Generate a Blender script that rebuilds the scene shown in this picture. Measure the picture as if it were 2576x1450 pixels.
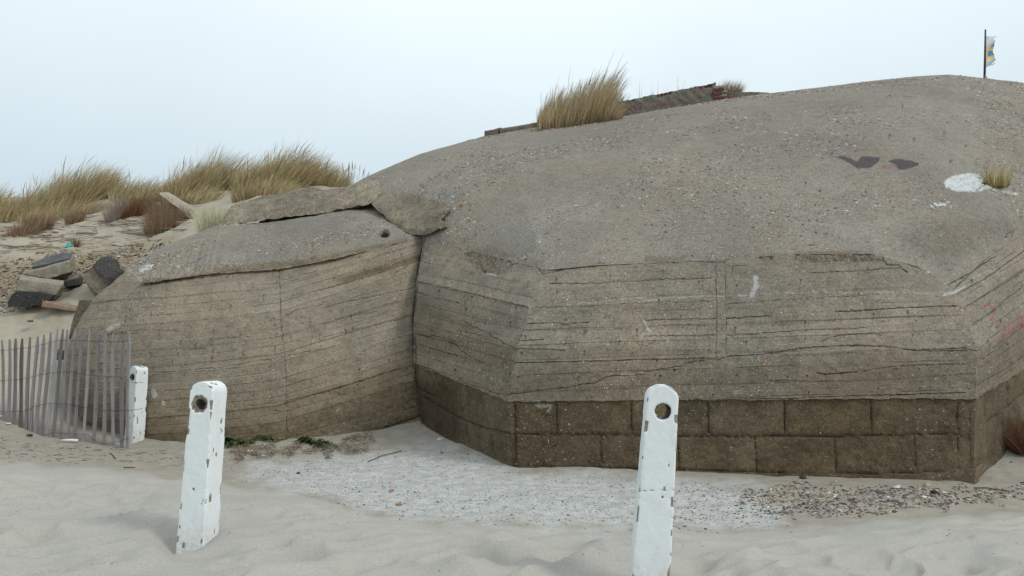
import bpy, bmesh, math, random
import numpy as np
from mathutils import Vector, Matrix
from mathutils.geometry import delaunay_2d_cdt
random.seed(7); RNG = np.random.default_rng(11)
for o in list(bpy.data.objects): bpy.data.objects.remove(o)
scene = bpy.context.scene
COL = scene.collection
# ------------------------------------------------------------------ camera
F = 1850.0; W2, H2 = 2576.0, 1450.0; CX, CY = 1288.0, 725.0; CAMZ = 1.5
PITCH = math.atan(170.0 / F)
cam_d = bpy.data.cameras.new("camera"); cam = bpy.data.objects.new("camera", cam_d); COL.objects.link(cam)
cam.location = (0, 0, CAMZ); cam.rotation_euler = (math.pi / 2 + PITCH, 0, 0)
cam_d.sensor_width = 36; cam_d.lens = 36 * F / W2; cam_d.clip_start = 0.05; cam_d.clip_end = 6000
scene.camera = cam
# ------------------------------------------------------------------ world, sun, exposure
SUN_EL, SUN_AZ = math.radians(40), math.radians(122)      # azimuth measured from +Y clockwise
world = bpy.data.worlds.new("World"); scene.world = world; world.use_nodes = True
wt = world.node_tree; wt.nodes.clear()
wo = wt.nodes.new('ShaderNodeOutputWorld'); bg = wt.nodes.new('ShaderNodeBackground')
sky = wt.nodes.new('ShaderNodeTexSky'); sky.sky_type = 'NISHITA'; sky.sun_disc = False
sky.sun_elevation = SUN_EL; sky.sun_rotation = SUN_AZ; sky.dust_density = 4.0; sky.air_density = 1.0
tc = wt.nodes.new('ShaderNodeTexCoord'); sep = wt.nodes.new('ShaderNodeSeparateXYZ')
wt.links.new(tc.outputs['Generated'], sep.inputs[0])
ramp = wt.nodes.new('ShaderNodeValToRGB'); wt.links.new(sep.outputs['Z'], ramp.inputs[0])
ce = ramp.color_ramp.elements
ce[0].position = 0.0; ce[0].color = (5.3, 6.3, 6.8, 1)
ce[1].position = 1.0; ce[1].color = (8.6, 9.6, 10.2, 1)
e = ce.new(0.22); e.color = (6.7, 7.9, 8.5, 1)
e = ce.new(0.45); e.color = (8.9, 9.9, 10.4, 1)
# soft uneven cloud veil
nz = wt.nodes.new('ShaderNodeTexNoise'); nz.inputs['Scale'].default_value = 1.6; nz.inputs['Detail'].default_value = 2.5
wt.links.new(tc.outputs['Generated'], nz.inputs['Vector'])
mr = wt.nodes.new('ShaderNodeMapRange'); mr.inputs[1].default_value = .3; mr.inputs[2].default_value = .7
mr.inputs[3].default_value = .93; mr.inputs[4].default_value = 1.10; wt.links.new(nz.outputs['Fac'], mr.inputs[0])
vm = wt.nodes.new('ShaderNodeVectorMath'); vm.operation = 'SCALE'
wt.links.new(ramp.outputs[0], vm.inputs[0]); wt.links.new(mr.outputs[0], vm.inputs['Scale'])
mx = wt.nodes.new('ShaderNodeMix'); mx.data_type = 'RGBA'; mx.inputs[0].default_value = 0.93
wt.links.new(sky.outputs[0], mx.inputs[6]); wt.links.new(vm.outputs[0], mx.inputs[7])
wt.links.new(mx.outputs[2], bg.inputs[0]); bg.inputs[1].default_value = 0.100
wt.links.new(bg.outputs[0], wo.inputs[0])
sl = bpy.data.lights.new("sun", 'SUN'); sl.energy = 1.35; sl.angle = math.radians(12); sl.color = (1, .97, .92)
so = bpy.data.objects.new("sun", sl); COL.objects.link(so)
sd = Vector((math.sin(SUN_AZ) * math.cos(SUN_EL), math.cos(SUN_AZ) * math.cos(SUN_EL), math.sin(SUN_EL)))
so.rotation_euler = sd.to_track_quat('Z', 'Y').to_euler(); so.location = (0, -5, 12)
scene.view_settings.view_transform = 'Standard'; scene.view_settings.look = 'None'
scene.view_settings.exposure = 0.0; scene.view_settings.gamma = 1.0
scene.render.engine = 'CYCLES'

# ------------------------------------------------------------------ helpers
cp, sp = math.cos(PITCH), math.sin(PITCH)
def U(px, py, Y):
    """world point seen in direction (px,py) of the 2576x1450 layout at distance Y from the camera"""
    px = np.asarray(px, float); py = np.asarray(py, float); Y = np.asarray(Y, float)
    a = (px - CX) / F; b = (CY - py) / F
    dy = cp - b * sp; dz = sp + b * cp
    k = Y / dy
    return np.stack([a * k, Y * np.ones_like(k), CAMZ + dz * k], -1)
def PX(P):
    P = np.asarray(P, float); x = P[..., 0]; y = P[..., 1]; z = P[..., 2] - CAMZ
    d = y * cp + z * sp; v = -y * sp + z * cp
    d = np.where(d < .05, .05, d)
    return CX + F * x / d, CY - F * v / d
z1 = lambda a: [(x * .3144, 500 + y * .3144) for x, y in a]
z2 = lambda a: [(810 + x * .3144, 566 + y * .3144) for x, y in a]
z3 = lambda a: [(1620 + x * .3144, 566 + y * .3144) for x, y in a]
z4 = lambda a: [(2324 + x * .499, 534.6 + y * .4988) for x, y in a]
z5 = lambda a: [(x * .3144, 943.3 + y * .3144) for x, y in a]
i4 = lambda a: [(534.6 + x * .25, 408.8 + y * .25) for x, y in a]
i6 = lambda a: [(1195 + x * .293, 125.8 + y * .293) for x, y in a]
i7 = lambda a: [(1949.6 + x * .3252, 31.4 + y * .3252) for x, y in a]
fl = lambda a: [(2427.4 + x * .0998, 62.9 + y * .0998) for x, y in a]

def _hash(ix, iy, iz, seed):
    h = (ix.astype(np.int64) * 374761393 + iy.astype(np.int64) * 668265263 + iz.astype(np.int64) * 2147483647 + seed * 1274126177) & 0xFFFFFFFF
    h = ((h ^ (h >> 13)) * 1274126177) & 0xFFFFFFFF
    h = h ^ (h >> 16)
    return (h & 0xFFFF).astype(np.float64) / 32767.5 - 1.0
def noise(x, y, z=0.0, seed=0):
    x, y, z = np.broadcast_arrays(np.asarray(x, float), np.asarray(y, float), np.asarray(z, float))
    xi, yi, zi = np.floor(x), np.floor(y), np.floor(z)
    fx, fy, fz = x - xi, y - yi, z - zi
    fx, fy, fz = [t * t * t * (t * (t * 6 - 15) + 10) for t in (fx, fy, fz)]
    r = 0
    for dx in (0, 1):
        for dy in (0, 1):
            for dz in (0, 1):
                w = (fx if dx else 1 - fx) * (fy if dy else 1 - fy) * (fz if dz else 1 - fz)
                r = r + w * _hash(xi + dx, yi + dy, zi + dz, seed)
    return r
def fbm(x, y, z=0.0, seed=0, oct=4, gain=.5):
    r = 0; a = 1
    for i in range(oct):
        r = r + a * noise(np.asarray(x) * 2 ** i, np.asarray(y) * 2 ** i, np.asarray(z) * 2 ** i, seed + i); a *= gain
    return r
def sstep(a, b, x):
    t = np.clip((x - a) / (b - a), 0, 1); return t * t * (3 - 2 * t)

def segdist(X, Yp, pts):
    d = np.full(X.shape, 1e9)
    for (x0, y0), (x1, y1) in zip(pts[:-1], pts[1:]):
        dx, dy = x1 - x0, y1 - y0; L = dx * dx + dy * dy + 1e-9
        t = np.clip(((X - x0) * dx + (Yp - y0) * dy) / L, 0, 1)
        d = np.minimum(d, np.hypot(X - x0 - t * dx, Yp - y0 - t * dy))
    return d
def inpoly(X, Yp, pts):
    c = np.zeros(X.shape, bool); n = len(pts)
    for i in range(n):
        x0, y0 = pts[i]; x1, y1 = pts[(i + 1) % n]
        if y0 == y1: continue
        c ^= ((y0 > Yp) != (y1 > Yp)) & (X < (x1 - x0) * (Yp - y0) / (y1 - y0) + x0)
    return c
def polysd(X, Yp, pts):          # signed distance, negative inside
    d = segdist(X, Yp, list(pts) + [pts[0]]); return np.where(inpoly(X, Yp, pts), -d, d)

def tag(o, label=None, cat=None, group=None, kind=None):
    if label: o['label'] = label
    if cat: o['category'] = cat; o['kind'] = 'thing'
    if group: o['group'] = group
    if kind: o['kind'] = kind
    return o
def empty(name, loc, label, cat, group=None):
    o = bpy.data.objects.new(name, None); COL.objects.link(o); o.location = loc; o.empty_display_size = .2
    return tag(o, label, cat, group)
def mesh_obj(name, V, Fc, mat=None, parent=None, smooth=True, attrs=None, mats=None, midx=None):
    """V (n,3) world coords; Fc (m,k) int array or list of lists"""
    me = bpy.data.meshes.new(name); V = np.asarray(V, np.float32).reshape(-1, 3)
    if parent is not None: V = V - np.array(parent.matrix_basis.translation, np.float32)
    if isinstance(Fc, np.ndarray):
        k = Fc.shape[1]; m = Fc.shape[0]
        me.vertices.add(len(V)); me.vertices.foreach_set('co', V.ravel())
        me.loops.add(m * k); me.loops.foreach_set('vertex_index', Fc.astype(np.int32).ravel())
        me.polygons.add(m); me.polygons.foreach_set('loop_start', np.arange(0, m * k, k, dtype=np.int32))
        me.polygons.foreach_set('loop_total', np.full(m, k, np.int32))
        me.update(calc_edges=True)
    else:
        me.from_pydata(V.tolist(), [], Fc)
    me.polygons.foreach_set('use_smooth', np.full(len(me.polygons), smooth))
    for mm in (mats or ([mat] if mat else [])): me.materials.append(mm)
    if midx is not None: me.polygons.foreach_set('material_index', np.asarray(midx, np.int32))
    for n, a in (attrs or {}).items():
        a = np.asarray(a, np.float32)
        if a.ndim == 1:
            at = me.attributes.new(n, 'FLOAT', 'POINT'); at.data.foreach_set('value', a)
        else:
            if a.shape[1] == 3: a = np.concatenate([a, np.ones((len(a), 1), np.float32)], 1)
            at = me.attributes.new(n, 'FLOAT_COLOR', 'POINT'); at.data.foreach_set('color', a.ravel())
    me.update()
    o = bpy.data.objects.new(name, me); COL.objects.link(o)
    if parent is not None: o.parent = parent
    return o
def gridF(ny, nx, off=0):
    i = np.arange(ny - 1)[:, None] * nx + np.arange(nx - 1)[None, :] + off
    return np.stack([i, i + nx, i + nx + 1, i + 1], -1).reshape(-1, 4)
def gnormal(P):
    du = np.gradient(P, axis=1); dv = np.gradient(P, axis=0)
    n = np.cross(dv, du); n /= (np.linalg.norm(n, axis=-1, keepdims=True) + 1e-12); return n

# ------------------------------------------------------------------ node helper
class NT:
    def __init__(s, name):
        s.m = bpy.data.materials.new(name); s.m.use_nodes = True; s.t = s.m.node_tree; s.t.nodes.clear()
        s.out = s.t.nodes.new('ShaderNodeOutputMaterial'); s.b = s.t.nodes.new('ShaderNodeBsdfPrincipled')
        s.t.links.new(s.b.outputs[0], s.out.inputs[0]); s.b.inputs['Roughness'].default_value = .9
        s.b.inputs['Specular IOR Level'].default_value = .25
    def set(s, sock, v):
        if isinstance(v, bpy.types.NodeSocket): s.t.links.new(v, sock)
        elif isinstance(v, (tuple, list)):
            sock.default_value = tuple(v) + (1,) if (len(v) == 3 and len(sock.default_value) == 4) else tuple(v)
        else: sock.default_value = v
    def math(s, op, a, b=0.0, c=0.0, clamp=False):
        n = s.t.nodes.new('ShaderNodeMath'); n.operation = op; n.use_clamp = clamp
        s.set(n.inputs[0], a); s.set(n.inputs[1], b); s.set(n.inputs[2], c); return n.outputs[0]
    def mr(s, v, a, b, c=0.0, d=1.0, smooth=True):
        n = s.t.nodes.new('ShaderNodeMapRange'); n.interpolation_type = 'SMOOTHSTEP' if smooth else 'LINEAR'
        for i, q in enumerate((v, a, b, c, d)): s.set(n.inputs[i], q)
        return n.outputs[0]
    def mix(s, f, a, b, mode='MIX'):
        n = s.t.nodes.new('ShaderNodeMix'); n.data_type = 'RGBA'; n.blend_type = mode
        s.set(n.inputs[0], f); s.set(n.inputs[6], a); s.set(n.inputs[7], b); return n.outputs[2]
    def noise(s, vec, scale, detail=3, rough=.55, out='Fac'):
        n = s.t.nodes.new('ShaderNodeTexNoise'); s.set(n.inputs['Vector'], vec); n.inputs['Scale'].default_value = scale
        n.inputs['Detail'].default_value = detail; n.inputs['Roughness'].default_value = rough; return n.outputs[out]
    def vor(s, vec, scale, rand=1.0):
        n = s.t.nodes.new('ShaderNodeTexVoronoi'); s.set(n.inputs['Vector'], vec); n.inputs['Scale'].default_value = scale
        n.inputs['Randomness'].default_value = rand
        sp_ = s.t.nodes.new('ShaderNodeSeparateColor'); s.t.links.new(n.outputs['Color'], sp_.inputs[0])
        return n.outputs['Distance'], sp_.outputs[0], sp_.outputs[1]
    def obj(s): return s.t.nodes.new('ShaderNodeTexCoord').outputs['Object']
    def geo(s): return s.t.nodes.new('ShaderNodeNewGeometry').outputs['Position']
    def vmul(s, v, xyz):
        n = s.t.nodes.new('ShaderNodeVectorMath'); n.operation = 'MULTIPLY'; s.set(n.inputs[0], v); n.inputs[1].default_value = xyz; return n.outputs[0]
    def attr(s, name, kind='col'):
        n = s.t.nodes.new('ShaderNodeAttribute'); n.attribute_name = name
        if kind == 'fac': return n.outputs['Fac']
        if kind == 'raw': return n.outputs['Color']
        p = s.t.nodes.new('ShaderNodeSeparateColor'); s.t.links.new(n.outputs['Color'], p.inputs[0])
        return p.outputs[0], p.outputs[1], p.outputs[2], n.outputs['Alpha']
    def scale(s, c, f): return s.mix(1.0, c, s.comb(f), 'MULTIPLY')
    def comb(s, f):
        n = s.t.nodes.new('ShaderNodeCombineColor')
        for i in range(3): s.set(n.inputs[i], f)
        return n.outputs[0]
    def white(s, v):
        n = s.t.nodes.new('ShaderNodeTexWhiteNoise'); n.noise_dimensions = '1D'; s.set(n.inputs['W'], v); return n.outputs['Value']
    def bump(s, h, strength=.5, dist=.01, normal=None):
        n = s.t.nodes.new('ShaderNodeBump'); n.inputs['Strength'].default_value = strength; n.inputs['Distance'].default_value = dist
        s.set(n.inputs['Height'], h)
        if normal is not None: s.set(n.inputs['Normal'], normal)
        return n.outputs[0]
    def done(s, col, normal=None, rough=None):
        s.set(s.b.inputs['Base Color'], col)
        if normal is not None: s.set(s.b.inputs['Normal'], normal)
        if rough is not None: s.set(s.b.inputs['Roughness'], rough)
        return s.m

def concrete(name, base, warm, board=0.0, agg=1.0, marks=True, lichen=0.3, dark=(.03, .027, .024), con=1.0, whmax=.45, mot=.26, sheet=.14, pres0=.50, ckcol=(.012, .011, .010), ckmax=.9):
    n = NT(name); p = n.geo()
    low = n.noise(p, .55, 4, .6); mid = n.noise(p, 3.2, 5, .62); fine = n.noise(p, 26, 4, .7); grain = n.noise(p, 95, 2, .6)
    col = n.mix(n.mr(low, .35, .68), base, warm)
    v = n.mr(mid, .28, .72, 1 - mot, 1 + mot, False); v = n.math('MULTIPLY', v, n.mr(fine, .3, .7, 1 - .36 * con, 1 + .36 * con, False))
    v = n.math('MULTIPLY', v, n.mr(grain, .3, .7, 1 - .25 * con, 1 + .25 * con, False))
    v = n.math('MULTIPLY', v, n.mr(n.noise(n.vmul(p, (1, .5, 1)), .42, 5, .6), .33, .67, 1 - sheet, 1 + sheet, False))
    ol = n.noise(n.vmul(p, (1, 1, 1.6)), 6.5, 5, .75); col = n.mix(n.mr(ol, .53, .68, 0, .55), col, n.mix(1.0, col, (.62, .55, .38), 'MULTIPLY'))
    h = n.math('MULTIPLY_ADD', fine, .5, n.math('MULTIPLY', grain, .35))
    if board > 0:
        bv = n.attr('bv', 'fac')
        wob = n.math('MULTIPLY_ADD', n.noise(p, .9, 3), .10, -.05)
        b2 = n.math('ADD', bv, wob)
        idx = n.math('FLOOR', b2); fr = n.math('FRACT', b2)
        rnd = n.white(idx)
        tone = n.math('MULTIPLY_ADD', rnd, .16 * board, 1 - .08 * board); v = n.math('MULTIPLY', v, tone)
        # the grain of the planks: long streaks
        comb = n.t.nodes.new('ShaderNodeCombineXYZ'); n.set(comb.inputs[0], n.math('MULTIPLY', b2, 7.0))
        spx = n.t.nodes.new('ShaderNodeSeparateXYZ'); n.set(spx.inputs[0], p)
        n.set(comb.inputs[1], n.math('MULTIPLY', n.math('ADD', spx.outputs[0], spx.outputs[1]), .55))
        st = n.noise(comb.outputs[0], 1.6, 4, .65)
        v = n.math('MULTIPLY', v, n.math('MULTIPLY_ADD', st, .42 * board, 1 - .21 * board))
        d = n.math('MINIMUM', fr, n.math('SUBTRACT', 1.0, fr))
        line = n.mr(d, .015, .065, 1.0, 0.0)
        pres = n.mr(n.math('ADD', n.noise(p, 1.3, 3), n.math('MULTIPLY_ADD', rnd, .3, -.15)), pres0, pres0 + .1)
        line = n.math('MULTIPLY', line, pres)
        v = n.math('MULTIPLY', v, n.math('MULTIPLY_ADD', line, -.27 * board, 1.0))
        h = n.math('MULTIPLY_ADD', line, -.9, h); h = n.math('MULTIPLY_ADD', rnd, .8, h); h = n.math('MULTIPLY_ADD', st, .5, h)
    col = n.scale(col, v)
    # shell and flint aggregate
    for sc, th, thd, amt, c in ((20, .935, .30, .85 * agg, (.58, .55, .47)), (38, .90, .36, .8 * agg, (.55, .50, .42)), (24, .90, .34, .75 * agg, dark),
                                (44, .84, .42, .7 * agg, (.05, .045, .035)), (28, .93, .34, .7 * agg, (.22, .13, .05)), (66, .80, .42, .6 * agg, (.46, .42, .35))):
        d, r1, r2 = n.vor(n.vmul(p, (1, 1, 1.35 + sc * .004)), sc)
        m = n.math('MULTIPLY', n.math('GREATER_THAN', r1, th), n.mr(d, thd * .6, thd, 1, 0))
        m = n.math('MULTIPLY', m, n.mr(n.noise(p, 1.7 + sc * .01, 4, .65), .36, .6, .12, 1.0))
        col = n.mix(n.math('MULTIPLY', m, amt, clamp=True), col, c); h = n.math('MULTIPLY_ADD', m, -.5 if c == dark else .3, h)
    for sc, th, amt, c in ((9, .90, .6 * agg, (.05, .045, .035)), (13, .93, .5 * agg, (.42, .38, .32)), (17, .92, .6 * agg, (.13, .085, .04))):
        d, r1, r2 = n.vor(n.vmul(p, (.45, 1.0, 2.2)), sc)
        m = n.math('MULTIPLY', n.math('GREATER_THAN', r1, th), n.mr(n.math('ADD', d, n.math('MULTIPLY', fine, .2)), .25, .36, 1, 0)); m = n.math('MULTIPLY', m, n.mr(n.noise(p, .8 + sc * .02, 4, .65), .42, .6, 0, 1.0))
        col = n.mix(n.math('MULTIPLY', m, amt, clamp=True), col, c); h = n.math('MULTIPLY_ADD', m, -.6, h)
    if lichen > 0:
        l = n.math('MULTIPLY', n.mr(n.noise(p, 7.5, 3, .7), .72 - .03 * lichen, .76), n.mr(n.noise(p, 1.1, 2), .5, .62))
        col = n.mix(n.math('MULTIPLY', l, .75), col, (.26, .12, .03))
    if marks:
        cr, wh, dk, rd = n.attr('mk'); li, pu, br, ro = n.attr('mk2')
        jn = n.noise(p, 14, 3, .65); j = n.mr(n.noise(p, 9, 4, .7), .3, .7, .55, 1.9, False); jf = n.noise(p, 45, 3)
        bm = n.math('MULTIPLY', br, 1.0, clamp=True)
        col = n.mix(bm, col, n.mix(1.0, col, (.55, .46, .34), 'MULTIPLY'))
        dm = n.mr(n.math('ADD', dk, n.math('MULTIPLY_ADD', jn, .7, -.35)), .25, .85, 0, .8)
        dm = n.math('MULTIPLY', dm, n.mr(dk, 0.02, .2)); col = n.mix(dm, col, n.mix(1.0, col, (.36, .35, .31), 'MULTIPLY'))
        rough = n.mr(n.math('MULTIPLY', ro, jf), .18, .5)      # spalled, pebbly bands
        col = n.mix(n.math('MULTIPLY', rough, .6), col, n.mix(n.mr(jf, .4, .6), (.07, .055, .04), (.27, .22, .15)))
        h = n.math('MULTIPLY_ADD', n.math('MULTIPLY', ro, jf), 2.5, h)
        lm = n.mr(n.math('MULTIPLY', li, n.math('ADD', jf, .35)), .4, .6); col = n.mix(n.math('MULTIPLY', lm, .8), col, (.27, .13, .03))
        wm = n.mr(n.math('MULTIPLY', wh, n.mr(n.noise(p, 16, 4, .75), .3, .7, .45, 1.5)), .2, .85, 0, whmax)
        col = n.mix(wm, col, n.scale((.60, .64, .64), n.math('MULTIPLY_ADD', fine, .6, .7)))
        pm = n.mr(n.math('MULTIPLY', pu, n.math('ADD', jf, .5)), .35, .7, 0, .88); pm = n.math('MULTIPLY', pm, n.mr(fine, .3, .6, .65, 1)); col = n.mix(pm, col, (.045, .036, .05))
        rm = n.mr(n.math('MULTIPLY', rd, n.math('ADD', n.noise(p, 30, 3), .5)), .35, .8, 0, .5); col = n.mix(rm, col, (.30, .05, .06))
        ck = n.mr(n.math('MULTIPLY', cr, j), .04, .20, 1, 0, False); ck = n.math('MULTIPLY', ck, n.mr(n.noise(p, 2.3, 3), .34, .52, .3, 1))
        col = n.mix(n.math('MULTIPLY', ck, ckmax), col, ckcol); h = n.math('MULTIPLY_ADD', ck, -3.0, h)
    return n.done(col, n.bump(h, .7, .014), .92)

M_WALL = concrete('board_marked_concrete', (.222, .197, .158), (.262, .218, .163), board=1.1, agg=.8, lichen=.25, con=.8, mot=.2, pres0=.47, ckmax=.7, sheet=.12)
M_WALLA = concrete('board_marked_concrete_tilted', (.240, .208, .162), (.280, .228, .164), board=1.1, agg=.7, lichen=.2, con=.8, mot=.2, pres0=.45, ckmax=.62, sheet=.12)
M_FOUND = concrete('damp_foundation_concrete', (.120, .093, .060), (.150, .116, .072), board=0, agg=.8, lichen=.1, con=.9, ckcol=(.04, .036, .03), ckmax=.5, whmax=.3, mot=.34)
M_ROOF = concrete('weathered_shelly_concrete', (.222, .206, .176), (.248, .215, .172), board=0, agg=1.1, lichen=.8, con=.9, whmax=.86, mot=.10)
M_SLAB = concrete('rough_concrete', (.185, .160, .120), (.245, .205, .150), board=0, agg=1.5, lichen=1.0, con=1.6, mot=.36, sheet=.2)
M_RUB = concrete('rubble_concrete', (.30, .27, .21), (.22, .19, .14), board=0, agg=1.0, lichen=.1, marks=False)
M_RUBD = concrete('dark_rubble_concrete', (.12, .10, .075), (.19, .16, .12), board=0, agg=1.2, lichen=.1, marks=False)
M_RED = concrete('red_painted_concrete', (.28, .17, .125), (.27, .235, .175), board=0, agg=.5, lichen=0, marks=False)
M_TAR = concrete('black_tar', (.035, .035, .038), (.06, .058, .055), board=0, agg=.7, lichen=0, marks=False)
M_GREYTAR = concrete('grey_tar', (.10, .10, .11), (.14, .135, .13), board=0, agg=.7, lichen=0, marks=False)

def simple(name, col, var=.3, sc=12, rough=.85, bump=.3):
    n = NT(name); p = n.obj(); f = n.noise(p, sc, 4)
    return n.done(n.scale(col, n.math('MULTIPLY_ADD', f, 2 * var, 1 - var)), n.bump(n.noise(p, sc * 4, 3), bump, .003), rough)
def vcolmat(name, rough=.8, var=.35, sc=60, trans=0.0, spec=.2):
    n = NT(name); c = n.attr('vc', 'raw'); p = n.geo(); f = n.noise(p, sc, 2)
    n.b.inputs['Specular IOR Level'].default_value = spec
    col = n.scale(c, n.math('MULTIPLY_ADD', f, 2 * var, 1 - var))
    m = n.done(col, None, rough)
    if trans:
        t = n.t.nodes.new('ShaderNodeBsdfTranslucent'); n.set(t.inputs[0], col); mxs = n.t.nodes.new('ShaderNodeMixShader')
        mxs.inputs[0].default_value = trans; n.t.links.new(n.b.outputs[0], mxs.inputs[1]); n.t.links.new(t.outputs[0], mxs.inputs[2])
        n.t.links.new(mxs.outputs[0], n.out.inputs[0])
    return m
M_GRASS = vcolmat('dry_grass', .75, .25, 8, .25)
M_PEB = vcolmat('pebbles_and_shells', .6, .25, 80, 0, .35)

# ------------------------------------------------------------------ marks on the concrete (cracks, stains, paint, painted shade of a gap), in layout coordinates
CR = []   # (points, width)
def cr(pts, w=1.6): CR.append((pts, w))
# wing block (tilted)
cr(z1([(1430, 580), (1480, 555), (1530, 515), (1600, 485), (1650, 465)]), 2.0)
cr(z1([(1135, 680), (1110, 700), (1015, 800)]), 1.6)
cr(z2([(575, 405), (600, 375), (655, 350), (695, 325)]), 3.2)
cr(z2([(0, 515), (250, 450), (500, 370)]), 1.2)
cr(z2([(0, 665), (250, 600), (560, 540), (735, 510)]), 1.6)
cr(z2([(0, 795), (230, 730), (440, 690)]), 1.4); cr(z2([(0, 905), (300, 830), (560, 770), (725, 735)]), 1.6)
cr(z2([(330, 1020), (470, 950), (600, 905), (720, 880)]), 1.3)
cr(z2([(0, 1355), (120, 1310), (300, 1255), (480, 1190), (620, 1150)]), 2.2); cr(z2([(490, 1315), (600, 1280), (740, 1255)]), 1.8)
cr(z1([(1530, 640), (1720, 620), (2220, 570)]), 1.3); cr(z1([(2090, 690), (2225, 682)]), 1.3)
cr(z1([(2250, 650), (2576, 580)]), 1.3); cr(z1([(2270, 795), (2576, 730)]), 1.3); cr(z1([(2270, 945), (2380, 890), (2576, 850)]), 1.7)
cr(z1([(880, 1075), (1130, 1050), (1430, 1060)]), 1.0); cr(z1([(1440, 1215), (1520, 1210), (1640, 1200)]), 2.0); cr(z1([(1650, 1130), (1930, 1112)]), 1.4)
cr(z1([(790, 1325), (870, 1318)]), 2.0); cr(z1([(1180, 1395), (1300, 1390), (1760, 1350), (2200, 1280), (2576, 1200)]), 1.6)
cr(z1([(850, 1090), (1010, 1070)]), 1.4); cr(z5([(560, 130), (760, 120), (900, 100)]), 1.3); cr(z5([(1160, 130), (1500, 120)]), 1.2)
cr(z1([(2232, 560), (2238, 700), (2245, 950), (2268, 1200), (2290, 1450)]) + [(722, 1100)], 3.0)
cr([(1070, 600), (1058, 650), (1052, 690), (1047, 740), (1042, 800), (1044, 900), (1050, 960), (1056, 1010), (1062, 1062)], 5.0)
cr([(925, 1090), (975, 1074), (1020, 1060), (1060, 1046)], 5.0)  # no crack: dark line painted for the shaded gap between block and sand
cr(z5([(2000, 250), (2250, 215), (2576, 150)]), 1.6)
# main wall, left facet
cr(z2([(750, 457), (1000, 505), (1330, 585), (1640, 655)]), 2.4)
cr(z2([(750, 547), (900, 585), (1100, 625)]), 1.6); cr(z2([(1190, 755), (1350, 800)]), 1.2); cr(z2([(1280, 680), (1600, 755)]), 1.0)
cr(z2([(1110, 760), (1280, 850), (1420, 925), (1540, 985)]), 1.8); cr(z2([(740, 780), (900, 850), (1080, 940)]), 1.2)
cr(z2([(740, 868), (850, 900), (880, 885), (930, 890), (1060, 950), (1120, 1010), (1200, 1070), (1275, 1100)]), 2.0)
cr(z2([(1130, 855), (1300, 890)]), 1.3); cr(z2([(880, 990), (1090, 1050)]), 1.4)
cr(z2([(735, 1110), (850, 1150), (940, 1195), (1050, 1245), (1200, 1310), (1300, 1370), (1430, 1440)]), 2.6)
cr(z2([(1100, 1250), (1400, 1350), (1480, 1362)]), 1.5); cr(z2([(1280, 1160), (1500, 1200)]), 1.1)
# main wall, front facet
cr(z2([(1820, 467), (2576, 448)]), 2.2); cr(z3([(0, 443), (540, 427)]), 2.0)
cr(z2([(1700, 660), (2300, 645), (2576, 628)]), 1.5); cr(z3([(0, 628), (570, 608)]), 1.4); cr(z3([(660, 630), (1000, 610), (1900, 555)]), 1.3)
cr(z2([(1625, 795), (1850, 782), (1945, 795), (2140, 778)]), 2.0); cr(z3([(0, 765), (300, 755), (570, 748)]), 1.8); cr(z3([(660, 748), (1020, 725)]), 2.6)
cr(z3([(1530, 695), (1700, 690), (1900, 675), (2150, 665), (2500, 650)]), 3.0)
cr(z2([(1575, 925), (1770, 915)]), 2.2); cr(z3([(0, 893), (560, 878)]), 2.0); cr(z3([(660, 880), (1200, 845), (1780, 822)]), 2.0)
cr(z2([(1545, 990), (1760, 995), (1950, 1008)]), 2.0)
cr(z2([(1520, 1106), (2576, 1082)]), 2.8); cr(z3([(0, 1082), (580, 1070)]), 2.8)
cr(z2([(1480, 1362), (1900, 1310), (2100, 1275), (2200, 1260), (2290, 1215), (2576, 1200)]), 2.4)
cr(z3([(0, 1180), (150, 1155), (300, 1135), (330, 1110), (450, 1090), (590, 1080), (660, 1055)]), 2.0)
cr(z3([(660, 1055), (900, 1042), (1100, 1015), (1250, 985), (1450, 967), (1700, 965), (1950, 978), (2130, 1003), (2400, 1000), (2576, 990)]), 2.8)
cr(z3([(2130, 1005), (2350, 1012), (2576, 1012)]), 2.6); cr([(2420, 880), (2458, 884)], 3.4)
cr(z3([(1420, 930), (1500, 890), (1650, 875), (1850, 870), (1900, 890)]), 2.2); cr(z3([(1380, 1180), (1440, 1198), (1700, 1178)]), 3.0)
cr(z3([(1750, 1175), (1950, 1140), (2200, 1125), (2576, 1115)]), 1.7); cr(z3([(1000, 1250), (1300, 1245)]), 1.4); cr(z3([(1130, 1050), (1700, 1030)]), 1.0)
cr(z3([(470, 400), (470, 620), (440, 740), (400, 950)]), 1.1)
cr(z3([(575, 320), (580, 620), (575, 1070)]), 2.0); cr(z3([(650, 340), (655, 620), (662, 1055)]), 1.8)
cr(z3([(1330, 388), (2050, 345)]), 2.0); cr(z3([(480, 1405), (800, 1392), (1120, 1395), (1400, 1380), (1800, 1365), (2576, 1345)]), 2.6)
cr([(1283, 1015), (1400, 1012), (1560, 1010), (1620, 1008), (1780, 1008)], 1.8)
# roof line cracks
cr(z2([(1290, 390), (1330, 355)]), 2.5); cr(z2([(1390, 405), (1450, 370), (1520, 320), (1580, 300), (1650, 335), (1720, 330), (1760, 395), (1850, 370), (1950, 345)]), 2.4)
cr(z2([(2110, 320), (2290, 300)]), 1.8); cr(z3([(340, 290), (470, 297), (560, 303), (640, 300), (700, 265), (760, 240)]), 2.8)
cr(z3([(640, 303), (680, 330), (820, 330)]), 1.8); cr(z3([(1300, 210), (1500, 208), (1700, 200)]), 1.7)
cr(z3([(1700, 205), (1780, 238), (1870, 222), (1905, 240), (1915, 290), (1950, 318), (2040, 325), (2110, 375)]), 3.2); cr(z3([(2280, 380), (2340, 375)]), 2)
cr(z3([(1200, 180), (1310, 182)]), 2.2)
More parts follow.
